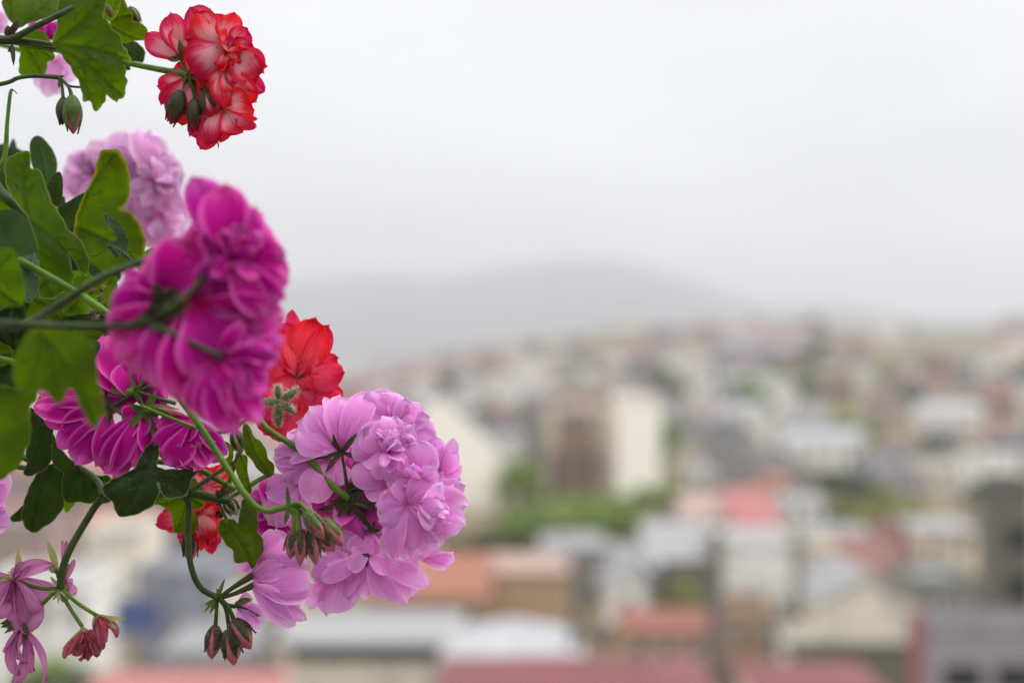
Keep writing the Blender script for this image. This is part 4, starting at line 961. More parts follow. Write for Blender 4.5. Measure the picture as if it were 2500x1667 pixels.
# deeper filler foliage behind the front leaves
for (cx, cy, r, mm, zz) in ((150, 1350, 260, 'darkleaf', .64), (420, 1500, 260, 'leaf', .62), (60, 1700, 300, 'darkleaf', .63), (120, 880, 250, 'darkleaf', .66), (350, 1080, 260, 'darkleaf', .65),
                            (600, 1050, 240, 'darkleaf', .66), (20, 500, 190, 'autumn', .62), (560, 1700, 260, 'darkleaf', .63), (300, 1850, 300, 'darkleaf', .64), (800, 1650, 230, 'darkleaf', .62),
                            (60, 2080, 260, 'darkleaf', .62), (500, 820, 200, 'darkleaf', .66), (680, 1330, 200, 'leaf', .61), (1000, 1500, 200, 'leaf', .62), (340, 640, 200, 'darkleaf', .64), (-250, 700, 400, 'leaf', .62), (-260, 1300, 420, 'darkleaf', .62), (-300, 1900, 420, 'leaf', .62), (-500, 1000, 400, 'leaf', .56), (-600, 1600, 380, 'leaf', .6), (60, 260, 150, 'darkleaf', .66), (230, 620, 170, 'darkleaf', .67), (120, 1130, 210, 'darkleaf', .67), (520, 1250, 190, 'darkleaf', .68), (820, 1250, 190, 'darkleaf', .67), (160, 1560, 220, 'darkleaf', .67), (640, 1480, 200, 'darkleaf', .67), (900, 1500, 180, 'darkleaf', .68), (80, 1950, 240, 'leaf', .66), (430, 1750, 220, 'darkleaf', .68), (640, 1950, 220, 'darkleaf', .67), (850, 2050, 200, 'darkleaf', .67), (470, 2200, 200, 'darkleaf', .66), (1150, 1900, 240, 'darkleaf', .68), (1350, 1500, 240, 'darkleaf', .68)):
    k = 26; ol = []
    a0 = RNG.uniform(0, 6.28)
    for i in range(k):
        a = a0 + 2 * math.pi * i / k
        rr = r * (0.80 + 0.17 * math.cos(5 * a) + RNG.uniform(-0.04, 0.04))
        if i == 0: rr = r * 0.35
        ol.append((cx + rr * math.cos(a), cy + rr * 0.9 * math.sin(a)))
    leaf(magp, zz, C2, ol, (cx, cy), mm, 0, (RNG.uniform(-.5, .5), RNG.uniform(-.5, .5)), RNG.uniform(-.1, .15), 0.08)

# lower leaves (pink plant)
o = C4
leaf(pinkp, 0.585, o, [(250, 330), (330, 400), (430, 480), (425, 600), (412, 760), (350, 830), (260, 868), (190, 862), (222, 780), (214, 700), (235, 520)], (380, 420), 'darkleaf', 0, (0.4, 0.2), 0.0, 0.05)
leaf(pinkp, 0.60, o, [(350, 830), (430, 775), (520, 850), (512, 1000), (522, 1100), (480, 1190), (400, 1270), (345, 1300), (282, 1342), (225, 1310), (190, 1260), (180, 1200), (210, 1060), (280, 900)], (440, 760), 'darkleaf', 0, (0.2, 0.1), 0.05, 0.06)
leaf(pinkp, 0.61, o, [(280, 900), (240, 1020), (180, 1120), (110, 1180), (80, 1225), (98, 1260), (150, 1255), (200, 1240), (300, 1200), (360, 1000)], (400, 900), 'darkleaf', 0, (0.4, 0.2), 0.0, 0.04)
leaf(pinkp, 0.595, o, [(430, 520), (480, 640), (620, 780), (800, 880), (880, 870), (902, 905), (850, 990), (800, 1050), (762, 1096), (690, 1092), (620, 1088), (535, 1088), (508, 960), (522, 860), (440, 780), (410, 640)], (700, 800), 'darkleaf', 0, (0.1, 0.3), 0.05, 0.05)
leaf(pinkp, 0.61, o, [(505, 1080), (600, 1085), (590, 1130), (545, 1175), (525, 1130)], (540, 1060), 'leaf', 0, (0.1, 0.3))
leaf(pinkp, 0.61, o, [(800, 1000), (900, 1070), (860, 1100), (800, 1105), (760, 1090)], (860, 990), 'darkleaf', 0, (0.1, 0.3))
leaf(pinkp, 0.56, o, [(840, 985), (900, 920), (1000, 870), (1100, 812), (1150, 720), (1210, 630), (1290, 580), (1300, 700), (1280, 800), (1330, 820), (1480, 825), (1622, 800), (1600, 870), (1560, 920), (1552, 980), (1500, 1040), (1400, 1057), (1330, 1020), (1295, 930), (1302, 1000), (1270, 1090), (1200, 1150), (1100, 1190), (1030, 1207), (972, 1202), (945, 1150), (935, 1100), (885, 1060)], (1228, 832), 'darkleaf', 0, (0.1, -0.1), 0.05, 0.07)
leaf(pinkp, 0.585, o, [(1290, 1020), (1265, 1080), (1240, 1122), (1300, 1120), (1360, 1150), (1410, 1210), (1420, 1335), (1500, 1350), (1590, 1350), (1632, 1270), (1620, 1210), (1580, 1160), (1650, 1142), (1685, 1090), (1660, 1020), (1560, 1000), (1450, 1030)], (1540, 1030), 'leaf', 0, (0.2, 0.2), 0.03, 0.05)
leaf(pinkp, 0.57, o, [(2010, 450), (2055, 500), (2090, 570), (2140, 602), (2180, 680), (2202, 750), (2242, 790), (2247, 850), (2210, 882), (2160, 862), (2100, 800), (2050, 722), (2020, 700), (1998, 640), (1990, 540)], (2205, 865), 'leaf', 0, (0.2, 0.1), 0.0, 0.04)
leaf(pinkp, 0.575, o, [(1935, 690), (1975, 700), (2025, 720), (2030, 850), (2062, 1000), (2040, 1022), (1990, 950), (1950, 880), (1928, 790)], (1960, 690), 'leaf', 0, (0.5, 0.1), 0.0, 0.03, cren=0.3)
leaf(pinkp, 0.575, o, [(1800, 590), (1860, 600), (1905, 650), (1912, 720), (1890, 770), (1840, 790), (1830, 750), (1870, 720), (1870, 660), (1820, 630)], (1850, 770), 'leaf', 0, (0.3, 0.1), 0.0, 0.03, cren=0.3)
leaf(pinkp, 0.56, o, [(1800, 1260), (1830, 1232), (1890, 1228), (1925, 1250), (1945, 1275), (1962, 1220), (1980, 1110), (2000, 1072), (2062, 1108), (2108, 1190), (2110, 1330), (2150, 1400), (2155, 1485), (2125, 1540), (2066, 1640), (2030, 1580), (1935, 1586), (1905, 1480), (1845, 1425), (1800, 1340)], (1900, 1310), 'leaf', 0, (0.15, 0.1), 0.05, 0.05, fold=(0.3, 1.0, 0.35))
leaf(pinkp, 0.60, o, [(1760, 1120), (1800, 1110), (1830, 1200), (1800, 1215), (1765, 1170)], (1800, 1100), 'darkleaf', 0)
leaf(pinkp, 0.59, o, [(1560, 940), (1600, 900), (1660, 1000), (1700, 1060), (1640, 1060), (1560, 1020)], (1560, 1000), 'sepal', 0)
sprig(pinkp, 0.57, o, [(1890, 1305, 0), (1840, 1200, 0), (1800, 1110, 0), (1775, 1060, 0)], [24, 26, 26, 26])
sprig(pinkp, 0.575, o, [(900, 760, 80), (1300, 760, 60), (1620, 825, 0), (1750, 890, 0), (1920, 985, 0)], [48, 48, 48, 48, 40], 'stem')
sprig(pinkp, 0.565, o, [(1560, 1000, 0), (1650, 940, 0), (1760, 865, 0), (1860, 800, 0), (1930, 750, 0), (1980, 640, 20)], [44, 36, 32, 32, 26, 24])
sprig(pinkp, 0.57, o, [(1550, 1010, 0), (1650, 1035, 0), (1780, 1065, 0), (1880, 1080, 10)], [76, 74, 70, 66])
sprig(pinkp, 0.572, o, [(2060, 950, 0), (2130, 905, 0), (2210, 868, 0)], [40, 36, 34], 'stem', 'stem', 50)
sprig(pinkp, 0.58, o, [(2060, 950, 0), (1960, 1010, 20), (1860, 1070, 10)], [36, 36, 36], 'stem')
sprig(pinkp, 0.58, o, [(2000, 560, 10), (1960, 700, 10), (1900, 850, 20), (1850, 1060, 20)], [40, 40, 40, 40], 'stem')
calyx(pinkp, 0.565, o, (1790, 1060, 0), [(1865, 915, -20), (1780, 990, 0), (1820, 1000, 10), (1960, 975, -10)], 50, 'darksepal', 'stipule', 30)
bud(pinkp, 0.572, o, (1850, 1060), (1945, 1200), 130, 'palesepal', 'darksepal', 160, z=0, show=0.8)
bud(pinkp, 0.572, o, (1920, 500), (1980, 700), 130, 'palesepal', 'darksepal', 120, z=0, show=0.8)
# overlapping shoots that carry the bunches back to the pot
for plant, end in ((redp, (-150, 150)), (pinkp, (-100, 1500)), (magp, (-120, 1100))):
    mb = MB()
    b = plant.location
    e = Z(end[0], end[1], 60, 0.60, C2)
    mb.tube([b, b + Vector((0.03, 0, 0.06)), b + Vector((0.10, 0, 0.05)), (b + e) / 2 + Vector((0.02, 0, 0.02)), e], [0.0035, 0.0034, 0.003, 0.0028, 0.0025], 0, 10, 8)
    mb.build('main_stem', M['darkstem'], plant)

# ------------------------------------------------------------------ terrain
def interp(tab, y):
    if y <= tab[0][0]: return tab[0][1]
    for (a, b), (c, d) in zip(tab, tab[1:]):
        if y <= c: return b + (d - b) * (y - a) / (c - a)
    return tab[-1][1]
GR = [(-200, -30), (100, -30), (200, -31), (300, -31), (450, -29), (600, -22), (800, -11), (1000, 0), (1200, 9), (1400, 15), (1700, 12), (2500, -30), (4500, -60)]
GL = [(-200, -30), (100, -30), (200, -31), (450, -32), (800, -29), (1000, -27), (1400, -25), (1800, -24), (2500, -34), (4500, -60)]
def ground(X, Y):
    s = X / max(Y, 60)
    t = min(1, max(0, (s + 0.09) / 0.18)); t = t * t * (3 - 2 * t)
    z = interp(GL, Y) * (1 - t) + interp(GR, Y) * t
    if Y > 400: z += min(3.0, (Y - 400) / 200) * noise.noise(Vector((X / 130, Y / 170, 0)))
    return CAMZ + z

GRX = RNG2 = random.Random(11)
def ground_mat():
    def b(t):
        g = N(t, 'ShaderNodeNewGeometry')
        n1 = N(t, 'ShaderNodeTexNoise', i_Scale=0.012, i_Detail=8.0, i_Roughness=0.6); t.links.new(g.outputs['Position'], n1.inputs['Vector'])
        n2 = N(t, 'ShaderNodeTexNoise', i_Scale=0.09, i_Detail=6.0); t.links.new(g.outputs['Position'], n2.inputs['Vector'])
        c = mixc(t, smooth(t, n2.outputs['Fac'], 0.4, 0.65), lin((104, 90, 60)), lin((86, 80, 52)))
        c = mixc(t, smooth(t, n1.outputs['Fac'], 0.45, 0.62), c, lin((116, 106, 86)))
        p = N(t, 'ShaderNodeBsdfPrincipled', i_Roughness=0.95); t.links.new(c, p.inputs['Base Color'])
        return p.outputs[0]
    return mat('dry_ground', b)
def sheet():
    ys = [-80, -20, 20, 50, 80, 110, 140, 170, 200, 240, 280, 320, 360, 400, 450, 500, 550, 600, 660, 720, 780, 840, 900, 960, 1020, 1080, 1140, 1200, 1260, 1320, 1380, 1440, 1520, 1600, 1700, 1850, 2100, 2500, 3000, 3700, 4500, 6000, 8200]
    ss = [-1 + 2 * i / 120 for i in range(121)]
    mb = MB(); vs = []
    for y in ys:
        for s in ss:
            x = s * 0.62 * (max(y, 60) + 120)
            vs.append((x, y, ground(x, y)))
    k = len(ss)
    fs = [(i * k + j, i * k + j + 1, (i + 1) * k + j + 1, (i + 1) * k + j) for i in range(len(ys) - 1) for j in range(k - 1)]
    mb.add(vs, fs)
    struct(mb.build('ground', ground_mat(), None))
sheet()

def mountains():
    prof = [(-2200, 700), (-800, 690), (200, 700), (500, 690), (700, 684), (850, 668), (980, 664), (1080, 672), (1180, 655), (1280, 640), (1400, 628), (1500, 632), (1600, 655), (1700, 685), (1800, 722), (1870, 742), (1950, 744), (2050, 736), (2120, 750), (2220, 772), (2400, 782), (3000, 790), (4200, 760)]
    m = wall_mat('mountain_slope', (48, 56, 52), (92, 88, 76), 0.0022, 1.0, 1.0)
    mb = MB(); vs = []
    nx, ny = 200, 22
    for j in range(ny + 1):
        t = j / ny
        for i in range(nx + 1):
            x = -1500 + 5400 * i / nx
            r = interp(prof, x)
            Yr = 6200.0
            zr = -(r - CY) / F * Yr
            if t <= 0.6:
                u = t / 0.6; Y = 4700 + u * 1500; z = -75 + (zr + 75) * (u ** 1.2)
            else:
                u = (t - 0.6) / 0.4; Y = 6200 + u * 1200; z = zr + (-75 - zr) * u ** 1.5
            X = (x - CX) * Yr / F
            z += 26 * noise.fractal(Vector((X / 420, Y / 420, 0)), 1.0, 2.0, 5) * math.sin(math.pi * t) * (0.35 if abs(t - 0.6) < 0.1 else 1)
            vs.append((X, Y, CAMZ + z))
    k = nx + 1
    mb.add(vs, [(j * k + i, j * k + i + 1, (j + 1) * k + i + 1, (j + 1) * k + i) for j in range(ny) for i in range(nx)])
    struct(mb.build('mountains', m, None))
mountains()

# ------------------------------------------------------------------ town: materials
WM = {k: wall_mat('render_' + k, *v) for k, v in dict(
    white=((234, 231, 225),), cream=((228, 219, 200),), brightcream=((250, 246, 232), (246, 240, 222), 0.6, 0.9, 0.35, 1.0), beige=((222, 206, 182),), tan=((198, 166, 130), (182, 152, 120)),
    pinkish=((190, 160, 152),), grey=((158, 156, 154),), concrete=((112, 110, 98), (96, 95, 84)), brick=((168, 128, 110), (150, 116, 102)), lilac=((168, 162, 168),), olive=((86, 80, 56),),
    greygreen=((150, 150, 136),), brown=((122, 100, 86), (106, 88, 76)), polewood=((104, 98, 90),), umber=((158, 130, 102), (132, 106, 84), 0.25), rose=((176, 110, 112),), bluegrey=((160, 164, 176),), greenwall=((118, 116, 98),)).items()}
RM = {k: roof_mat('roof_' + k, *v) for k, v in dict(
    red=((158, 104, 98), (142, 94, 88)), rose=((200, 124, 120), (186, 114, 112)), terracotta=((186, 122, 98), (172, 112, 92)), crimson=((146, 80, 82), (128, 72, 74)), brick=((158, 110, 98), (142, 100, 90)),
    grey=((160, 160, 160), (140, 140, 142), True), white=((208, 208, 212), (186, 186, 192), True), dark=((92, 92, 98), (80, 80, 84)), lightgrey=((180, 178, 176), (166, 164, 164), True), salmon=((204, 170, 156), (188, 158, 146)),
    brown=((118, 98, 88), (104, 88, 80)), orange=((166, 102, 84), (150, 94, 80))).items()}
def glass_(t):
    p = N(t, 'ShaderNodeBsdfPrincipled', i_Roughness=0.12)
    g = N(t, 'ShaderNodeNewGeometry'); n = N(t, 'ShaderNodeTexNoise', i_Scale=0.4); t.links.new(g.outputs['Position'], n.inputs['Vector'])
    t.links.new(mixc(t, n.outputs['Fac'], lin((62, 64, 70)), lin((84, 84, 88))), p.inputs['Base Color'])
    return p.outputs[0]
GLASS = mat('window_glass', glass_)
def hole_or_shade_(t):
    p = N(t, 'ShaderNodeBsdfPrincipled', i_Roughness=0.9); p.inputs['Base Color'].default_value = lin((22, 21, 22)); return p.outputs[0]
HOLE_OR_SHADE = mat('dark_interior_or_shade', hole_or_shade_)

def prism(mb, x0, x1, y0, y1, z, h, axis, over, thick=0.22):
    """two thin sloping roof slabs meeting at the ridge"""
    x0 -= over; x1 += over; y0 -= over; y1 += over
    e = 0.0
    if axis == 'x':
        ym = (y0 + y1) / 2
        for ya in (y0, y1):
            a = [(x0, ya, z), (x1, ya, z), (x1, ym, z + h), (x0, ym, z + h)]
            a += [(p[0], p[1], p[2] + thick) for p in a]
            mb.add(a, [(3, 2, 1, 0), (4, 5, 6, 7), (0, 1, 5, 4), (1, 2, 6, 5), (3, 0, 4, 7)])
    else:
        xm = (x0 + x1) / 2
        for xa in (x0, x1):
            a = [(xa, y0, z), (xa, y1, z), (xm, y1, z + h), (xm, y0, z + h)]
            a += [(p[0], p[1], p[2] + thick) for p in a]
            mb.add(a, [(3, 2, 1, 0), (4, 5, 6, 7), (0, 1, 5, 4), (1, 2, 6, 5), (3, 0, 4, 7)])

def house_at(name, label, cat, X0, X1, Y0, Y1, zb, ze, wall, roof, rtype='gx', rh=2.0, cols=3, rows=2, win=(1.1, 1.3), wz=None, group=None, wmat=None, over=0.4, chimney=False, door=True, parapet=True, sidewin=False, tank=False, rstep=3.0, roff=1.4):
    cx, cy = (X0 + X1) / 2, (Y0 + Y1) / 2
    t = thing(name, label, cat, (cx, cy, zb), group)
    mb = MB(); mb.box((cx, cy, (zb + ze) / 2), (X1 - X0, Y1 - Y0, ze - zb))
    if rtype == 'gx':
        for xa in (X0, X1 - 0.2): mb.add([(xa, Y0, ze), (xa, Y1, ze), (xa, cy, ze + rh - 0.04), (xa + 0.2, Y0, ze), (xa + 0.2, Y1, ze), (xa + 0.2, cy, ze + rh - 0.04)], [(0, 2, 1), (3, 4, 5), (0, 3, 5, 2), (1, 2, 5, 4)])
    if rtype == 'gy':
        for ya in (Y0, Y1 - 0.2): mb.add([(X0, ya, ze), (X1, ya, ze), (cx, ya, ze + rh - 0.04), (X0, ya + 0.2, ze), (X1, ya + 0.2, ze), (cx, ya + 0.2, ze + rh - 0.04)], [(0, 1, 2), (3, 5, 4), (0, 2, 5, 3), (1, 4, 5, 2)])
    mb.build('wall', WM[wall], t, smooth=False)
    mb = MB()
    if rtype == 'gx': prism(mb, X0, X1, Y0, Y1, ze + 0.003, rh, 'x', over)
    elif rtype == 'gy': prism(mb, X0, X1, Y0, Y1, ze + 0.003, rh, 'y', over)
    elif rtype == 'hip':
        o_ = over; r = min(X1 - X0, Y1 - Y0) / 2
        a = [(X0 - o_, Y0 - o_, ze + .003), (X1 + o_, Y0 - o_, ze + .003), (X1 + o_, Y1 + o_, ze + .003), (X0 - o_, Y1 + o_, ze + .003)]
        if X1 - X0 >= Y1 - Y0: a += [(X0 + r, cy, ze + rh), (X1 - r, cy, ze + rh)]; fs = [(0, 1, 5, 4), (1, 2, 5), (2, 3, 4, 5), (3, 0, 4), (3, 2, 1, 0)]
        else: a += [(cx, Y0 + r, ze + rh), (cx, Y1 - r, ze + rh)]; fs = [(0, 1, 4), (1, 2, 5, 4), (2, 3, 5), (3, 0, 4, 5), (3, 2, 1, 0)]
        mb.add(a, fs)
    elif rtype == 'shed':      # slopes down towards the viewer
        o_ = over
        a = [(X0 - o_, Y0 - o_, ze + .003), (X1 + o_, Y0 - o_, ze + .003), (X1 + o_, Y1 + o_, ze + rh), (X0 - o_, Y1 + o_, ze + rh),
             (X0 - o_, Y0 - o_, ze + .25), (X1 + o_, Y0 - o_, ze + .25), (X1 + o_, Y1 + o_, ze + rh + .25), (X0 - o_, Y1 + o_, ze + rh + .25)]
        mb.add(a, [(3, 2, 1, 0), (4, 5, 6, 7), (0, 1, 5, 4), (1, 2, 6, 5), (2, 3, 7, 6), (3, 0, 4, 7)])
    else:
        mb.box((cx, cy, ze + 0.13), (X1 - X0 + 0.3, Y1 - Y0 + 0.3, 0.25))
    rf = mb.build('roof', RM[roof], t, smooth=False)
    if rtype == 'flat' and parapet:
        mb = MB()
        mb.box((cx, Y0 + 0.05, ze + 0.6), (X1 - X0 - 0.01, 0.2, 0.7)); mb.box((cx, Y1 - 0.05, ze + 0.6), (X1 - X0 - 0.01, 0.2, 0.7))
        mb.box((X0 + 0.06, cy, ze + 0.6), (0.2, Y1 - Y0 - 0.32, 0.7)); mb.box((X1 - 0.06, cy, ze + 0.6), (0.2, Y1 - Y0 - 0.32, 0.7))
        mb.build('parapet', WM[wall], t, smooth=False)
    if chimney:
        mb = MB(); hx = X0 + (X1 - X0) * 0.72
        mb.box((hx, cy + 0.8, ze + rh * 0.6 + 0.9), (0.7, 0.7, 2.0)); mb.box((hx, cy + 0.8, ze + rh * 0.6 + 1.98), (0.9, 0.9, 0.15))
        mb.build('chimney', WM['brick'], rf, smooth=False)
    if tank:
        mb = MB(); mb.tube([(X0 + 1.6, cy, ze + 0.3), (X0 + 1.6, cy, ze + 1.9)], 0.8, 0, 14); mb.build('water_tank', RM['dark'], t)
    # windows on the face towards the viewer
    if cols and rows:
        hgt = (ze - zb)
        top = min(hgt, rows * 3.0)
        dx = (X1 - X0) / cols
        for i in range(cols):
            for j in range(rows):
                wx = X0 + dx * (i + 0.5); wz_ = ze - rstep * j - roff
                if wz_ < zb + 1.0: continue
                mb = MB()
                mb.box((wx, Y0 - 0.02, wz_), (win[0], 0.10, win[1]), 0)
                f = 0.1
                if wmat is HOLE_OR_SHADE: mb.build('opening_or_shade', [HOLE_OR_SHADE], t, smooth=False); continue
                for sx in (-1, 1): mb.box((wx + sx * (win[0] / 2 + f / 2), Y0 - 0.04, wz_), (f, 0.16, win[1] + 2 * f), 1)
                mb.box((wx, Y0 - 0.04, wz_ + win[1] / 2 + f / 2), (win[0], 0.16, f), 1); mb.box((wx, Y0 - 0.06, wz_ - win[1] / 2 - f / 2), (win[0], 0.2, f), 1)
                mb.build('window', [wmat or GLASS, WM['white']], t, smooth=False)
    if door:
        mb = MB(); mb.box((X0 + (X1 - X0) * 0.15, Y0 - 0.03, zb + 1.6), (1.0, 0.12, 2.1)); mb.build('door', WM['brown'], t, smooth=False)
    return t

def near(name, label, cat, xl, xr, eave, Y, depth, wall, roof, rtype='gx', ridge=None, **kw):
    X0, X1 = (xl - CX) * Y / F, (xr - CX) * Y / F
    ze = CAMZ - (eave - CY) * Y / F
    zb = min(ground(X0, Y), ground(X1, Y), ground(X1, Y + depth), ground(X0, Y + depth)) - 0.4
    if rtype in ('gx', 'hip'): Yr = Y + depth / 2
    elif rtype == 'gy': Yr = Y
    else: Yr = Y + depth
    rh = (CAMZ - (ridge - CY) * Yr / F - ze) if ridge is not None else 2.0
    return house_at(name, label, cat, X0, X1, Y, Y + depth, zb, ze, wall, roof, rtype, max(rh, 0.3), **kw)

# towers and blocks in the middle distance
near('apartment_tower', 'cream tower block with a slanted roofline just right of the pink flower head', 'tower block', 930, 1212, 1090, 262, 9, 'brightcream', 'lightgrey', 'gy', 968, cols=0, rows=0, over=0.1, door=False)
near('apartment_tower', 'plain bright cream tower at the right of the brown stepped tower', 'tower block', 1508, 1612, 985, 262, 14, 'brightcream', 'lightgrey', 'flat', cols=0, rows=0)
near('apartment_tower', 'beige and brown stepped tower with dark vertical window bands', 'tower block', 1336, 1509, 1004, 270, 15, 'beige', 'salmon', 'flat', cols=2, rows=4, win=(0.9, 1.5), tank=True)
near('stair_tower', 'brown recessed stair shaft standing in front of the beige stepped tower', 'tower', 1362, 1448, 1035, 266.5, 3.2, 'umber', 'brown', 'gx', 1010, cols=0, rows=0, over=0.1)
near('stair_tower', 'left dark brown shaft at the foot of the beige stepped tower', 'tower', 1344, 1374, 1105, 265, 1.4, 'brown', 'brown', 'flat', cols=0, rows=0, parapet=False)
near('stair_tower', 'right reddish brown shaft at the foot of the beige stepped tower', 'tower', 1430, 1456, 1105, 265, 1.4, 'brown', 'brown', 'flat', cols=0, rows=0, parapet=False)
near('apartment_block', 'grey-green low block at the left of the beige stepped tower', 'apartment block', 1262, 1342, 1012, 290, 14, 'greygreen', 'salmon', 'flat', cols=3, rows=5)
near('apartment_block', 'pale house wall between the cream slanted tower and the grey-green block', 'apartment block', 1215, 1282, 1075, 280, 12, 'white', 'lightgrey', 'gx', 1060, cols=2, rows=4)
near('apartment_block', 'pinkish top storey block behind the beige stepped tower', 'apartment block', 1385, 1500, 962, 292, 12, 'pinkish', 'salmon', 'flat', cols=3, rows=3)

# middle ground, right half
near('house', 'house with a flat rose-red roof mid town, right of the salmon roof', 'house', 1795, 1905, 1285, 196, 12, 'beige', 'rose', 'shed', 1195, cols=3, rows=2)
near('house', 'house with a salmon roof and pale wall left of the rose-red roof', 'house', 1675, 1790, 1262, 200, 12, 'white', 'salmon', 'shed', 1208, cols=3, rows=2)
near('house', 'small white house at the right of the rose-red roof', 'house', 1912, 2012, 1232, 205, 9, 'white', 'lightgrey', 'gx', 1208, cols=2, rows=2)
near('house', 'grey-roofed low house below the small white house', 'house', 1950, 2140, 1318, 186, 9, 'lilac', 'grey', 'shed', 1282, cols=3, rows=1)
near('house', 'pale house with brick red gable roof right of the middle, above the cream houses', 'house', 2055, 2240, 1400, 158, 12, 'pinkish', 'brick', 'gx', 1312, cols=3, rows=2, chimney=True)
near('house', 'brick red pointed gable beside the brick red roof', 'house', 2150, 2265, 1360, 166, 9, 'brick', 'red', 'gy', 1283, cols=2, rows=2)
near('house', 'white house wall with dark blue eaves between the two utility poles', 'house', 1765, 1938, 1342, 152, 12, 'white', 'lightgrey', 'flat', cols=0, rows=0)
near('awning', 'dark blue-grey lean-to roof at the foot of the white house wall', 'shed', 1770, 1965, 1500, 143, 5, 'tan', 'dark', 'shed', 1478, cols=2, rows=1)
near('house', 'narrow beige house right of the second utility pole', 'house', 1962, 2040, 1350, 156, 9, 'beige', 'lightgrey', 'flat', cols=1, rows=2)
near('house', 'large cream house with broad gable, right of the beige house', 'house', 2000, 2240, 1480, 122, 12, 'cream', 'lightgrey', 'gy', 1405, cols=0, rows=0)
near('house', 'small cream outbuilding at the left of the large cream house', 'house', 1905, 1990, 1580, 119, 7, 'cream', 'lightgrey', 'flat', cols=1, rows=1)
near('garden_wall', 'grey-green garden wall below the cream houses', 'wall', 1930, 2255, 1580, 112, 0.5, 'greenwall', 'dark', 'flat', cols=0, rows=0, parapet=False, door=False)
near('house', 'beige grey house left of the unfinished concrete block', 'house', 2245, 2385, 1300, 160, 12, 'beige', 'lightgrey', 'gx', 1275, cols=2, rows=3)
near('house', 'grey-green house at the foot of the concrete block', 'house', 2235, 2390, 1430, 140, 10, 'greygreen', 'grey', 'flat', cols=2, rows=2)
near('concrete_block', 'unfinished grey-green concrete block with square black openings at the right edge', 'building', 2450, 2524, 1200, 118, 6, 'concrete', 'dark', 'flat', cols=1, rows=5, win=(1.9, 1.9), wmat=HOLE_OR_SHADE, rstep=4.08, roff=3.9)
near('house', 'lilac grey building with dark openings in the bottom right corner', 'house', 2285, 2545, 1545, 92, 2.5, 'lilac', 'grey', 'flat', cols=2, rows=3, win=(2.5, 1.5), roff=2.9, wmat=HOLE_OR_SHADE)
near('pillar_house', 'narrow rose-painted wall left of the lilac grey building', 'wall', 2256, 2292, 1530, 98, 4, 'rose', 'crimson', 'flat', cols=0, rows=0, parapet=False)
near('house', 'grey-roofed house with pale wall below the green trees, left one', 'house', 1470, 1585, 1400, 165, 11, 'white', 'grey', 'shed', 1330, cols=2, rows=1)
near('house', 'grey-roofed house with pale wall below the green trees, right one', 'house', 1590, 1742, 1392, 158, 11, 'greygreen', 'lightgrey', 'shed', 1275, cols=3, rows=1)
near('house', 'dark olive house front under the right grey roof', 'house', 1625, 1735, 1412, 150, 6, 'olive', 'grey', 'flat', cols=2, rows=2)
near('house', 'white gabled house end at the left of the olive house front', 'house', 1478, 1580, 1440, 142, 8, 'white', 'lightgrey', 'gy', 1395, cols=1, rows=1)
near('house', 'tan house with an orange roof, left of the thick utility pole', 'house', 1525, 1735, 1545, 118, 9, 'tan', 'orange', 'gx', 1490, cols=3, rows=2)
near('house', 'tan house behind the foot of the thick utility pole', 'house', 1770, 1900, 1510, 126, 8, 'tan', 'brown', 'flat', cols=2, rows=2)
near('house', 'house with a long salmon terracotta roof right below the pink flower head', 'house', 900, 1190, 1460, 138, 16, 'tan', 'terracotta', 'gx', 1352, cols=4, rows=1, chimney=True)
near('house', 'wide tan house wall right of the salmon terracotta roof', 'house', 1185, 1400, 1400, 142, 12, 'tan', 'salmon', 'gx', 1370, cols=0, rows=0)
near('house', 'grey-roofed row house behind the tan wall', 'house', 1330, 1480, 1345, 166, 12, 'grey', 'grey', 'shed', 1320, cols=3, rows=1)
near('warehouse', 'low warehouse with a pale grey metal roof and dark shaded eaves under the pink flowers', 'warehouse', 690, 1100, 1575, 98, 9, 'cream', 'lightgrey', 'shed', 1512, cols=1, rows=1, win=(10.4, 0.9), wmat=HOLE_OR_SHADE, over=0.6, roff=0.6)  # one wide black strip painted in as the shade under the eaves
near('shed', 'white metal roof sloping to the right, beside the grey warehouse roof', 'shed', 1085, 1420, 1620, 92, 11, 'lilac', 'white', 'hip', 1515, cols=3, rows=1)
near('house', 'large house with a wide dark red roof at the bottom edge of the picture', 'house', 1080, 1740, 1700, 66, 8, 'beige', 'crimson', 'hip', 1600, cols=5, rows=2)
near('house', 'second dark red roof at the bottom edge, right of the thick utility pole', 'house', 1860, 2170, 1700, 68, 7, 'beige', 'crimson', 'hip', 1636, cols=3, rows=2)
near('house', 'dark red roof at the bottom edge under the bud clusters', 'house', 180, 640, 1720, 70, 7, 'beige', 'rose', 'hip', 1650, cols=3, rows=2)
# lower left, seen between stems
near('house', 'cream white house front behind the wilted flowers', 'house', -60, 215, 1452, 112, 10, 'white', 'lightgrey', 'flat', cols=4, rows=1)
near('house', 'cream house with flat white roof left of the bud cluster', 'house', 205, 345, 1310, 150, 10, 'cream', 'white', 'flat', cols=0, rows=0)
near('house', 'pinkish roofed house behind the dark hanging leaves', 'house', 195, 345, 1290, 185, 12, 'pinkish', 'terracotta', 'gx', 1240, cols=3, rows=1)
near('house', 'grey lilac house between the two hanging stems', 'house', 335, 530, 1410, 122, 10, 'bluegrey', 'grey', 'flat', cols=0, rows=0)
near('house', 'beige house right of the bent bud stem', 'house', 530, 700, 1500, 108, 8, 'beige', 'lightgrey', 'flat', cols=3, rows=2)
near('house', 'brown-grey house behind the dark leaves at the left edge', 'house', -80, 120, 1290, 170, 10, 'pinkish', 'grey', 'flat', cols=3, rows=2)
near('house', 'white house at the left edge below the dark leaves', 'house', 20, 190, 1180, 230, 12, 'white', 'lightgrey', 'flat', cols=2, rows=2)
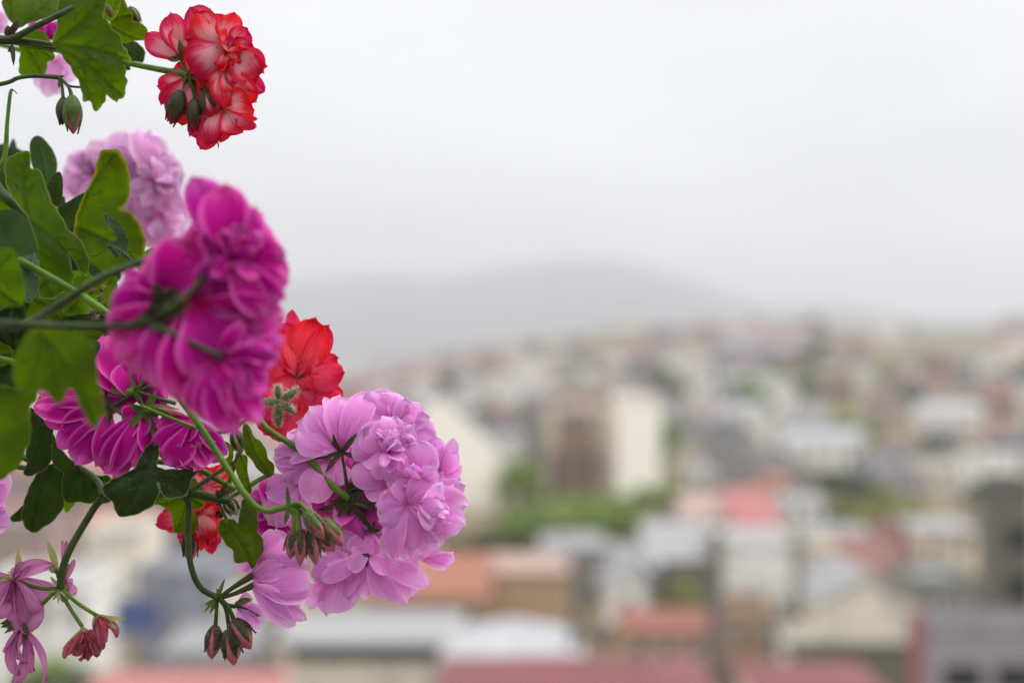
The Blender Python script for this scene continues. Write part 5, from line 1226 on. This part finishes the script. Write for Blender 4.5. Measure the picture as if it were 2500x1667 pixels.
near('house', 'low pale grey house under the bud cluster', 'house', 400, 600, 1600, 96, 8, 'lilac', 'grey', 'shed', 1570, cols=3, rows=1)
def tarp():
    Y = 111.0
    c = P(340, 1500, Y)
    mb = MB(); vs = []
    for j in range(9):
        for i in range(15):
            x = c.x + (i / 14 - 0.5) * 3.5; z = c.z + (0.5 - j / 8) * 2.5
            vs.append((x, Y - 0.15 * abs(math.sin(i * 0.9 + j * 0.2)) - j * 0.12, z - 0.05 * math.sin(i)))
    k = 15
    mb.add(vs, [(j * k + i, j * k + i + 1, (j + 1) * k + i + 1, (j + 1) * k + i) for j in range(8) for i in range(14)])
    o = mb.build('tarpaulin', wall_mat('blue_tarp', (44, 66, 120), (34, 52, 100), 1.5, 0.5), None)
    o['label'] = 'dark blue tarpaulin hung on a frame in front of the grey lilac house'; o['category'] = 'tarpaulin'
    mb = MB()
    for sx in (-1.8, 1.8): mb.box((c.x + sx, Y + 0.1, (c.z + 1 + ground(c.x, Y)) / 2), (0.12, 0.12, c.z + 1 - ground(c.x, Y)))
    mb.box((c.x, Y + 0.1, c.z + 1.3), (3.5, 0.14, 0.12))
    f = mb.build('frame', WM['grey'], None, smooth=False)
    adopt(f, o)
tarp()

def pole(x, top, base_y, Y, w, label, arms=2):
    X = (x - CX) * Y / F
    z1 = CAMZ - (top - CY) * Y / F; z0 = ground(X, Y) - 0.5
    t = thing('utility_pole', label, 'utility pole', (X, Y, z0), 'utility poles in the town')
    mb = MB(); mb.tube([(X, Y, z0), (X, Y, z1)], [w * 0.62, w * 0.42], 0, 12); mb.build('pole', WM['polewood'], t)
    for k in range(arms):
        mb = MB(); mb.box((X, Y - w * 0.5, z1 - 0.5 - 1.1 * k), (2.4, 0.14, 0.14)); a = mb.build('crossarm', WM['brown'], t, smooth=False)
        for q in (-1, -0.5, 0.5, 1):
            mb = MB(); mb.tube([(X + q * 1.1, Y - w * 0.5, z1 - 0.45 - 1.1 * k), (X + q * 1.1, Y - w * 0.5, z1 - 0.35 - 1.1 * k), (X + q * 1.1, Y - w * 0.5, z1 - 0.2 - 1.1 * k)], [0.04, 0.07, 0.04], 0, 8)
            mb.build('insulator', WM['white'], a)
pole(1748, 1300, 0, 84, 0.95, 'thick grey utility pole rising from the bottom edge right of the middle')
pole(1948, 1290, 0, 130, 0.8, 'thinner utility pole between the white wall and the beige house')
pole(1402, 1345, 0, 96, 0.7, 'grey utility pole in front of the tan house wall')
pole(1888, 1500, 0, 100, 0.85, 'short dark utility pole below the white house wall', 1)

# ------------------------------------------------------------------ trees
def tree_mat(name, a, b):
    def f(t):
        at = N(t, 'ShaderNodeAttribute', attribute_name='pv'); s = N(t, 'ShaderNodeSeparateXYZ'); t.links.new(at.outputs['Vector'], s.inputs[0])
        c = mixc(t, s.outputs[2], lin(a), lin(b))
        p = N(t, 'ShaderNodeBsdfPrincipled', i_Roughness=0.7); t.links.new(c, p.inputs['Base Color'])
        tr = N(t, 'ShaderNodeBsdfTranslucent'); t.links.new(c, tr.inputs['Color'])
        m = N(t, 'ShaderNodeMixShader'); m.inputs[0].default_value = 0.3
        t.links.new(p.outputs[0], m.inputs[1]); t.links.new(tr.outputs[0], m.inputs[2]); return m.outputs[0]
    return mat(name, f)
TM = {'green': tree_mat('green_foliage', (94, 120, 44), (142, 162, 72)), 'dark': tree_mat('dark_foliage', (60, 74, 46), (92, 106, 66)), 'olive': tree_mat('olive_foliage', (112, 116, 52), (150, 150, 80))}
def tree_proto(kind, h, r, seed):
    rr = random.Random(seed)
    t = thing('tree', 'tree', 'tree', (0, 0, 0))
    mb = MB()
    mb.tube([(0, 0, -0.5), (0.05 * h * .3, 0, h * 0.25), (0, 0, h * 0.55)], [r * 0.09, r * 0.065, r * 0.04], 0, 8)
    cl = []
    for k in range(7):
        a = k * 0.9 + rr.random(); e = Vector((math.cos(a) * r * 0.55, math.sin(a) * r * 0.55, h * rr.uniform(0.5, 0.85)))
        mb.tube([(0, 0, h * rr.uniform(0.25, 0.45)), e * 0.6 + Vector((0, 0, h * 0.15)), e], [r * 0.04, r * 0.025, r * 0.01], 0, 6)
        cl.append((e, r * rr.uniform(0.32, 0.52)))
    cl.append((Vector((0, 0, h * 0.85)), r * 0.5)); cl.append((Vector((0, 0, h * 0.62)), r * 0.62))
    for k in range(5):
        a = rr.uniform(0, 6.28); cl.append((Vector((math.cos(a) * r * 0.75, math.sin(a) * r * 0.75, h * rr.uniform(0.38, 0.7))), r * rr.uniform(0.2, 0.36)))
    mb.build('trunk', WM['brown'], t)
    mb = MB()
    for c, q in cl:
        tone = rr.random()
        for _ in range(90):
            d = Vector([rr.gauss(0, 1) for _ in range(3)]).normalized()
            p = c + d * q * rr.uniform(0.55, 1.08); p.z = c.z + (p.z - c.z) * 0.85
            n = (d + Vector([rr.gauss(0, 0.5) for _ in range(3)])).normalized(); a = n.orthogonal().normalized() * r * rr.uniform(0.09, 0.2); b = n.cross(a)
            mb.add([p - a, p - b * 0.6, p + a, p + b * 0.7], [(0, 1, 2, 3)], 0, [(0, 0, min(1, max(0, tone * 0.6 + rr.random() * 0.5)))] * 4)
    mb.build('crown', TM[kind], t, smooth=False)
    return t
TP = {}
def plant_tree(kind, X, Y, h, label, group, z=None):
    v = RNG2.randrange(3)
    key = (kind, v)
    if key not in TP:
        t = tree_proto(kind, 8.0, 3.6, hash_(kind) + v); TP[key] = t
        fresh = True
    else:
        p = TP[key]; t = p.copy(); COL.objects.link(t)
        for ch in p.children:
            c = ch.copy(); COL.objects.link(c); c.parent = t
    t.location = (X, Y, (ground(X, Y) if z is None else z) - 0.2)
    t.rotation_euler = (0, 0, RNG2.uniform(0, 6.28)); s = h / 8.0 * 0.95
    t.scale = (s * RNG2.uniform(0.9, 1.15), s * RNG2.uniform(0.9, 1.15), s)
    t['label'] = label; t['category'] = 'tree'; t['group'] = group
    return t
def ordn(i):
    if i < 20: return ORD[i]
    t, u = divmod(i + 1, 10)
    tens = {2: 'twent', 3: 'thirt', 4: 'fort', 5: 'fift', 6: 'sixt', 7: 'sevent', 8: 'eight'}[t]
    return tens + ('ieth' if u == 0 else 'y-' + ORD[u - 1])
def hash_(s): return sum(ord(c) for c in s) * 7
ORD = ['first', 'second', 'third', 'fourth', 'fifth', 'sixth', 'seventh', 'eighth', 'ninth', 'tenth', 'eleventh', 'twelfth', 'thirteenth', 'fourteenth', 'fifteenth', 'sixteenth', 'seventeenth', 'eighteenth', 'nineteenth', 'twentieth']
gt = [(1240, 1262, 238, 'green'), (1285, 1232, 232, 'green'), (1335, 1238, 226, 'green'), (1385, 1222, 222, 'green'), (1430, 1228, 224, 'green'), (1478, 1222, 228, 'green'), (1525, 1212, 236, 'green'), (1570, 1186, 244, 'green'), (1625, 1182, 246, 'green'), (1660, 1178, 250, 'green'), (1345, 1268, 205, 'green'), (1420, 1240, 205, 'green'), (1380, 1248, 200, 'green'), (1460, 1244, 202, 'green'), (1310, 1250, 202, 'green'), (1250, 1262, 206, 'green'), (1520, 1236, 206, 'green'), (1270, 1120, 258, 'green'), (1490, 1252, 208, 'dark'), (1290, 1285, 206, 'dark')]
gt = sorted((x, top - (26 if Y < 232 else 8), Y, k) for x, top, Y, k in gt)
for i, (x, top, Y, k) in enumerate(gt):
    X = (x - CX) * Y / F; h = (CAMZ - (top - CY) * Y / F) - ground(X, Y)
    plant_tree(k, X, Y, h, ordn(i) + ' tree from the left in the green row below the towers', 'green trees below the towers')
ot = sorted([(x, t - 18, y, k) for x, t, y, k in [(2035, 1158, 262, 'dark'), (2075, 1165, 258, 'dark'), (2120, 1185, 250, 'dark'), (2060, 1222, 236, 'olive'), (2120, 1225, 232, 'olive'), (2180, 1215, 232, 'olive'), (2225, 1222, 230, 'olive'), (2170, 1245, 205, 'olive'), (2470, 1172, 250, 'dark'), (2400, 1180, 245, 'dark'), (2000, 1215, 225, 'olive'), (2150, 1190, 240, 'olive'), (2100, 1250, 205, 'olive'), (2210, 1240, 208, 'olive')]])
for i, (x, top, Y, k) in enumerate(ot):
    X = (x - CX) * Y / F; h = (CAMZ - (top - CY) * Y / F) - ground(X, Y)
    plant_tree(k, X, Y, h, ordn(i) + ' tree from the left in the grove right of the rose-red roof', 'grove on the right')
lt = sorted([(120, 1590, 100, 'green'), (170, 1610, 98, 'dark'), (215, 1370, 140, 'dark'), (1110, 1300, 190, 'dark'), (1180, 1285, 200, 'dark'), (1255, 1300, 195, 'dark'), (350, 1230, 240, 'dark'), (1680, 1405, 146, 'olive')])
for i, (x, top, Y, k) in enumerate(lt):
    X = (x - CX) * Y / F; h = (CAMZ - (top - CY) * Y / F) - ground(X, Y)
    plant_tree(k, X, Y, h, ORD[i] + ' from the left of the single trees between the near houses', 'single trees between the houses')

# ------------------------------------------------------------------ hillside houses
R3 = random.Random(5)
kinds = [('white', 'lightgrey', 'flat'), ('white', 'grey', 'gx'), ('beige', 'brick', 'gx'), ('pinkish', 'red', 'hip'), ('cream', 'lightgrey', 'flat'), ('grey', 'grey', 'flat'), ('brick', 'brown', 'flat'), ('white', 'red', 'gx'),
         ('greygreen', 'dark', 'gx'), ('pinkish', 'salmon', 'flat'), ('lilac', 'white', 'flat'), ('tan', 'terracotta', 'gx'), ('white', 'white', 'flat'), ('brick', 'rose', 'gy'), ('grey', 'dark', 'hip'), ('cream', 'salmon', 'gy')]
desc = {'white': 'white', 'beige': 'beige', 'pinkish': 'dusty pink', 'cream': 'cream', 'grey': 'grey', 'brick': 'bare brick', 'greygreen': 'grey-green', 'lilac': 'pale lilac', 'tan': 'tan'}
rdesc = {'lightgrey': 'light grey', 'grey': 'grey', 'brick': 'brick red', 'red': 'red', 'brown': 'brown', 'dark': 'dark', 'salmon': 'salmon', 'white': 'white', 'terracotta': 'terracotta', 'rose': 'rose'}
HB = []
def hill(label, xl, xr, top, base, wall, roof, rtype='gx', **kw):
    Y = 200.0
    while Y < 1500:
        X = ((xl + xr) / 2 - CX) * Y / F
        if CY - (ground(X, Y) - CAMZ) / Y * F <= base: break
        Y += 4
    eave = top + (0 if rtype == 'flat' else 0.3 * (base - top))
    kw.setdefault('cols', 3); kw.setdefault('rows', 2)
    HB.append((xl, xr, Y * 0.80, Y + 16))
    return near('hillside_house', label, 'house', xl, xr, eave, Y, 11, wall, roof, rtype, top if rtype != 'flat' else None, group='houses on the hillside', **kw)
hill('broad white house right of the middle, above the olive grove', 1925, 2106, 1048, 1146, 'white', 'white', 'gx', cols=4)
hill('white house with a white roof near the right edge, halfway up the hill', 2252, 2402, 984, 1050, 'white', 'white', 'gx')
hill('bright white block right of the middle, halfway up the hill', 1862, 1936, 934, 1000, 'white', 'white', 'flat')
hill('pinkish white tall house between the two broad white houses', 2130, 2196, 952, 1032, 'pinkish', 'white', 'flat')
hill('pale grey-white house above the small white roofs in the middle', 1755, 1866, 988, 1062, 'white', 'lightgrey', 'gx')
hill('pale lilac house just right of the plain cream tower', 1625, 1690, 1010, 1088, 'lilac', 'white', 'flat')
hill('house with a rose roof high on the right of the hill', 2250, 2328, 916, 958, 'pinkish', 'rose', 'gx')
hill('dark grey block beside the rose roof high on the hill', 2322, 2384, 892, 952, 'grey', 'dark', 'flat')
hill('house with a dark red roof close to the right edge', 2398, 2482, 956, 1018, 'brick', 'red', 'gx')
hill('peach coloured small house on the upper right of the hill', 2014, 2080, 918, 978, 'tan', 'salmon', 'flat')
hill('cream house left of the concrete block, with a flat pale roof', 2244, 2386, 1144, 1200, 'cream', 'white', 'flat', cols=4)
hill('white house with a grey roof above the salmon roof', 1678, 1784, 1140, 1196, 'white', 'lightgrey', 'gx')
hill('pale block left of the cream slanted tower, halfway up', 1180, 1262, 930, 985, 'white', 'lightgrey', 'flat')
hill('pink plastered house high on the left end of the hill', 1150, 1230, 862, 912, 'pinkish', 'salmon', 'flat')
protos = []
for i, (w, r, rt) in enumerate(kinds):
    wx, dy, hh = R3.uniform(8, 12), R3.uniform(7, 10), R3.uniform(5.5, 8)
    t = house_at('hillside_house', '', 'house', -wx / 2, wx / 2, -dy / 2, dy / 2, -3.0, hh, w, r, rt, R3.uniform(1.6, 2.6), cols=R3.choice((2, 3)), rows=R3.choice((1, 2)), win=(1.3, 1.4), tank=(rt == 'flat' and i % 2 == 0))
    t.location = (0, 0, 0)
    for ch in t.children: ch.location.z += 0; 
    protos.append((t, w, r, rt))
def fix_proto(t):
    for ch in t.children: pass
for t, *_ in protos:
    # house_at puts the Empty at zb = -3; keep the parts where they are relative to it
    pass
used = set()
rows = []
Y = 215.0
while Y < 1420:
    rows.append(Y)
    Y *= 1.062 if Y < 700 else 1.05
cand = []
blocked = [(1030, 1720, 150, 305), (1700, 2600, 150, 235)] + HB
for ri, Y in enumerate(rows):
    step = max(10.5, Y * 0.0185) * R3.uniform(0.95, 1.05)
    X = -0.375 * Y
    k = 0
    while X < 0.385 * Y:
        X += step * R3.uniform(0.75, 1.3)
        px = CX + X / Y * F
        yy = Y + R3.uniform(-0.35, 0.35) * Y * 0.05
        row = CY - (ground(X, yy) - CAMZ) / yy * F
        # flowers hide the town left of the large head
        hid = (px < 640 and yy > 330) or (px < 900 and yy < 500 and row > 1000)
        bl = False
        for a, b, c, d in blocked:
            if a - 20 < px < b + 20 and c - 14 < yy < d + 8: bl = True
        for x, top, ty, _k in gt + ot + lt:
            if abs(px - x) < 22 and abs(yy - ty) < 16: bl = True
        if bl: continue
        # bare grassy belts just under the ridge
        if 1280 < px < 1760 and yy > 750 and R3.random() < 0.97: continue
        if 1990 < px < 2450 and yy > 690 and R3.random() < 0.97: continue
        if yy > 1150 and R3.random() < 0.75: continue
        if yy < 260 and px > 1700 and R3.random() < 0.15: continue
        cand.append((yy, X, px, row, ri) if not hid else (yy, X, px, row, -1))
        k += 1
cand.sort()
print('hillside houses', len(cand))
LIM = 280
PICK = [0, 0, 0, 1, 1, 2, 3, 4, 4, 5, 5, 6, 7, 8, 8, 9, 10, 10, 11, 12, 12, 12, 13, 14, 14, 15]
WIN = {}
rest = MB(); restm = []
seen = [c for c in cand if c[4] >= 0]; cand_i = seen[:LIM]; cand_r = seen[LIM:] + [c for c in cand if c[4] < 0]
byrow = {}
for c in cand_i: byrow.setdefault(c[4], []).append(c)
nrow = 0
for ri in sorted(byrow):
    rowc = sorted(byrow[ri], key=lambda c: c[2])
    nrow += 1
    cnt = {}
    for j, (yy, X, px, row, _) in enumerate(rowc):
        pi = R3.choice(PICK); p, w, r, rt = protos[pi]
        key = (w, r); cnt[key] = cnt.get(key, 0) + 1
        if pi not in used:
            t = p; used.add(pi)
        else:
            t = p.copy(); COL.objects.link(t)
            for ch in p.children:
                if yy > 700 and ch.name.split('.')[0] in ('window', 'door'): continue
                c = ch.copy(); COL.objects.link(c); c.parent = t
                for g in ch.children:
                    d = g.copy(); COL.objects.link(d); d.parent = c
        s = R3.uniform(0.6, 0.98) 
        t.scale = (s * R3.uniform(0.9, 1.35), s, s * R3.uniform(0.8, 1.3) * (0.8 if yy > 700 else 1))
        t.location = (X, yy, ground(X, yy) - 2.6 * s)
        t.rotation_euler = (0, 0, R3.uniform(-0.6, 0.6))
        side = 'left of the cream slanted tower' if px < 1050 else 'between the two cream towers' if px < 1500 else 'above the rose-red roof' if px < 2010 else 'near the right edge'
        shape = {'flat': 'flat-roofed', 'gx': 'broad-roofed', 'gy': 'gabled', 'hip': 'hip-roofed'}[rt]
        nth = ordn(j)
        t['label'] = f"{desc[w]} {shape} house, {rdesc[r]} roof, {nth} from left in the {ordn(nrow - 1)} hillside row"
        t['category'] = 'house'; t['group'] = 'houses on the hillside'
for pi, (p, *_r) in enumerate(protos):
    if pi not in used:
        for ch in list(p.children_recursive) + [p]: bpy.data.objects.remove(ch)
far_mats = [WM[k] for k in ('white', 'cream', 'pinkish', 'grey', 'brick', 'lilac', 'beige')] + [RM[k] for k in ('red', 'lightgrey', 'brick', 'salmon', 'grey')]
for yy, X, px, row, ri in cand_r:
    z = ground(X, yy); wx, dy, hh = R3.uniform(11, 24), R3.uniform(9, 14), R3.uniform(5, 11)
    a = R3.uniform(-.5, .5)
    rest.box((X, yy, z + hh / 2 - 1.5), (wx, dy, hh + 3), R3.randrange(7), a)
    rm = 7 + R3.randrange(5)
    Rm = Matrix.Rotation(a, 3, 'Z')
    q = [Vector((X, yy, z + hh)) + Rm @ Vector(v) for v in ((-wx / 2 - .4, -dy / 2 - .4, .02), (wx / 2 + .4, -dy / 2 - .4, .02), (wx / 2 + .4, dy / 2 + .4, .02), (-wx / 2 - .4, dy / 2 + .4, .02), (-wx / 2 - .4, 0, 2.2), (wx / 2 + .4, 0, 2.2))]
    rest.add(q, [(0, 1, 5, 4), (2, 3, 4, 5), (0, 4, 3), (1, 2, 5), (3, 2, 1, 0)], rm)
o = rest.build('distant_houses', far_mats, None, smooth=False)
o['kind'] = 'stuff'; o['label'] = 'mass of tiny pale houses on the farthest slopes under the ridge'; o['category'] = 'houses'
# trees scattered over the slopes
n = 0; hilltrees = {}
for yy, X, px, row, ri in seen:
    if R3.random() < 0.3 and n < 90 and px > 1000 and yy > 300:
        n += 1
        pass
        X2 = X + R3.uniform(9, 13)
        side = 'left' if px < 1400 else 'middle' if px < 1900 else 'right'
        dist = 'lower' if yy < 450 else 'middle' if yy < 800 else 'upper'
        tt = plant_tree(R3.choice(('dark', 'green', 'dark')), X2, yy, R3.uniform(5, 10) * (1 + yy / 1500), 'tree', f'trees among the houses on the {dist} hillside')
        hilltrees.setdefault(dist, []).append((X2 / yy, tt))
for dist, ts in hilltrees.items():
    for i, (_, tt) in enumerate(sorted(ts, key=lambda q: q[0])): tt['label'] = f'small tree among houses, {ordn(i)} from the left on the {dist} slope'
# row of dark trees and a tall block at the right end of the ridge
for i, (x, row) in enumerate(((2452, 782), (2476, 770), (2498, 776))):
    Y = 1300; X = (x - CX) * Y / F
    plant_tree('dark', X, Y, 12 + 4 * i % 3, ORD[i] + ' dark tree from the left on the ridge at the right edge', 'ridge trees at the right edge')
near('ridge_building', 'pale peach building standing on the ridge between hill and mountain', 'building', 1915, 1975, 806, 1330, 20, 'cream', 'salmon', 'flat', cols=3, rows=2)
near('ridge_building', 'long cream building on the ridge right of the pale peach one', 'building', 1985, 2020, 808, 1340, 20, 'cream', 'lightgrey', 'flat', cols=2, rows=2)

# ------------------------------------------------------------------ haze
mb = MB(); mb.box((300, 4100, CAMZ + 110), (11500, 8700, 400))
hz = mb.build('haze', bpy.data.materials.new('haze_air'), None, smooth=False)
hm = hz.data.materials[0]; hm.use_nodes = True; t = hm.node_tree; t.nodes.clear()
oo = t.nodes.new('ShaderNodeOutputMaterial'); pv = t.nodes.new('ShaderNodeVolumePrincipled')
pv.inputs['Color'].default_value = (0.70, 0.715, 0.76, 1); pv.inputs['Density'].default_value = 2.8e-4; pv.inputs['Anisotropy'].default_value = 0.3
t.links.new(pv.outputs[0], oo.inputs['Volume'])
struct(hz, 'stuff')
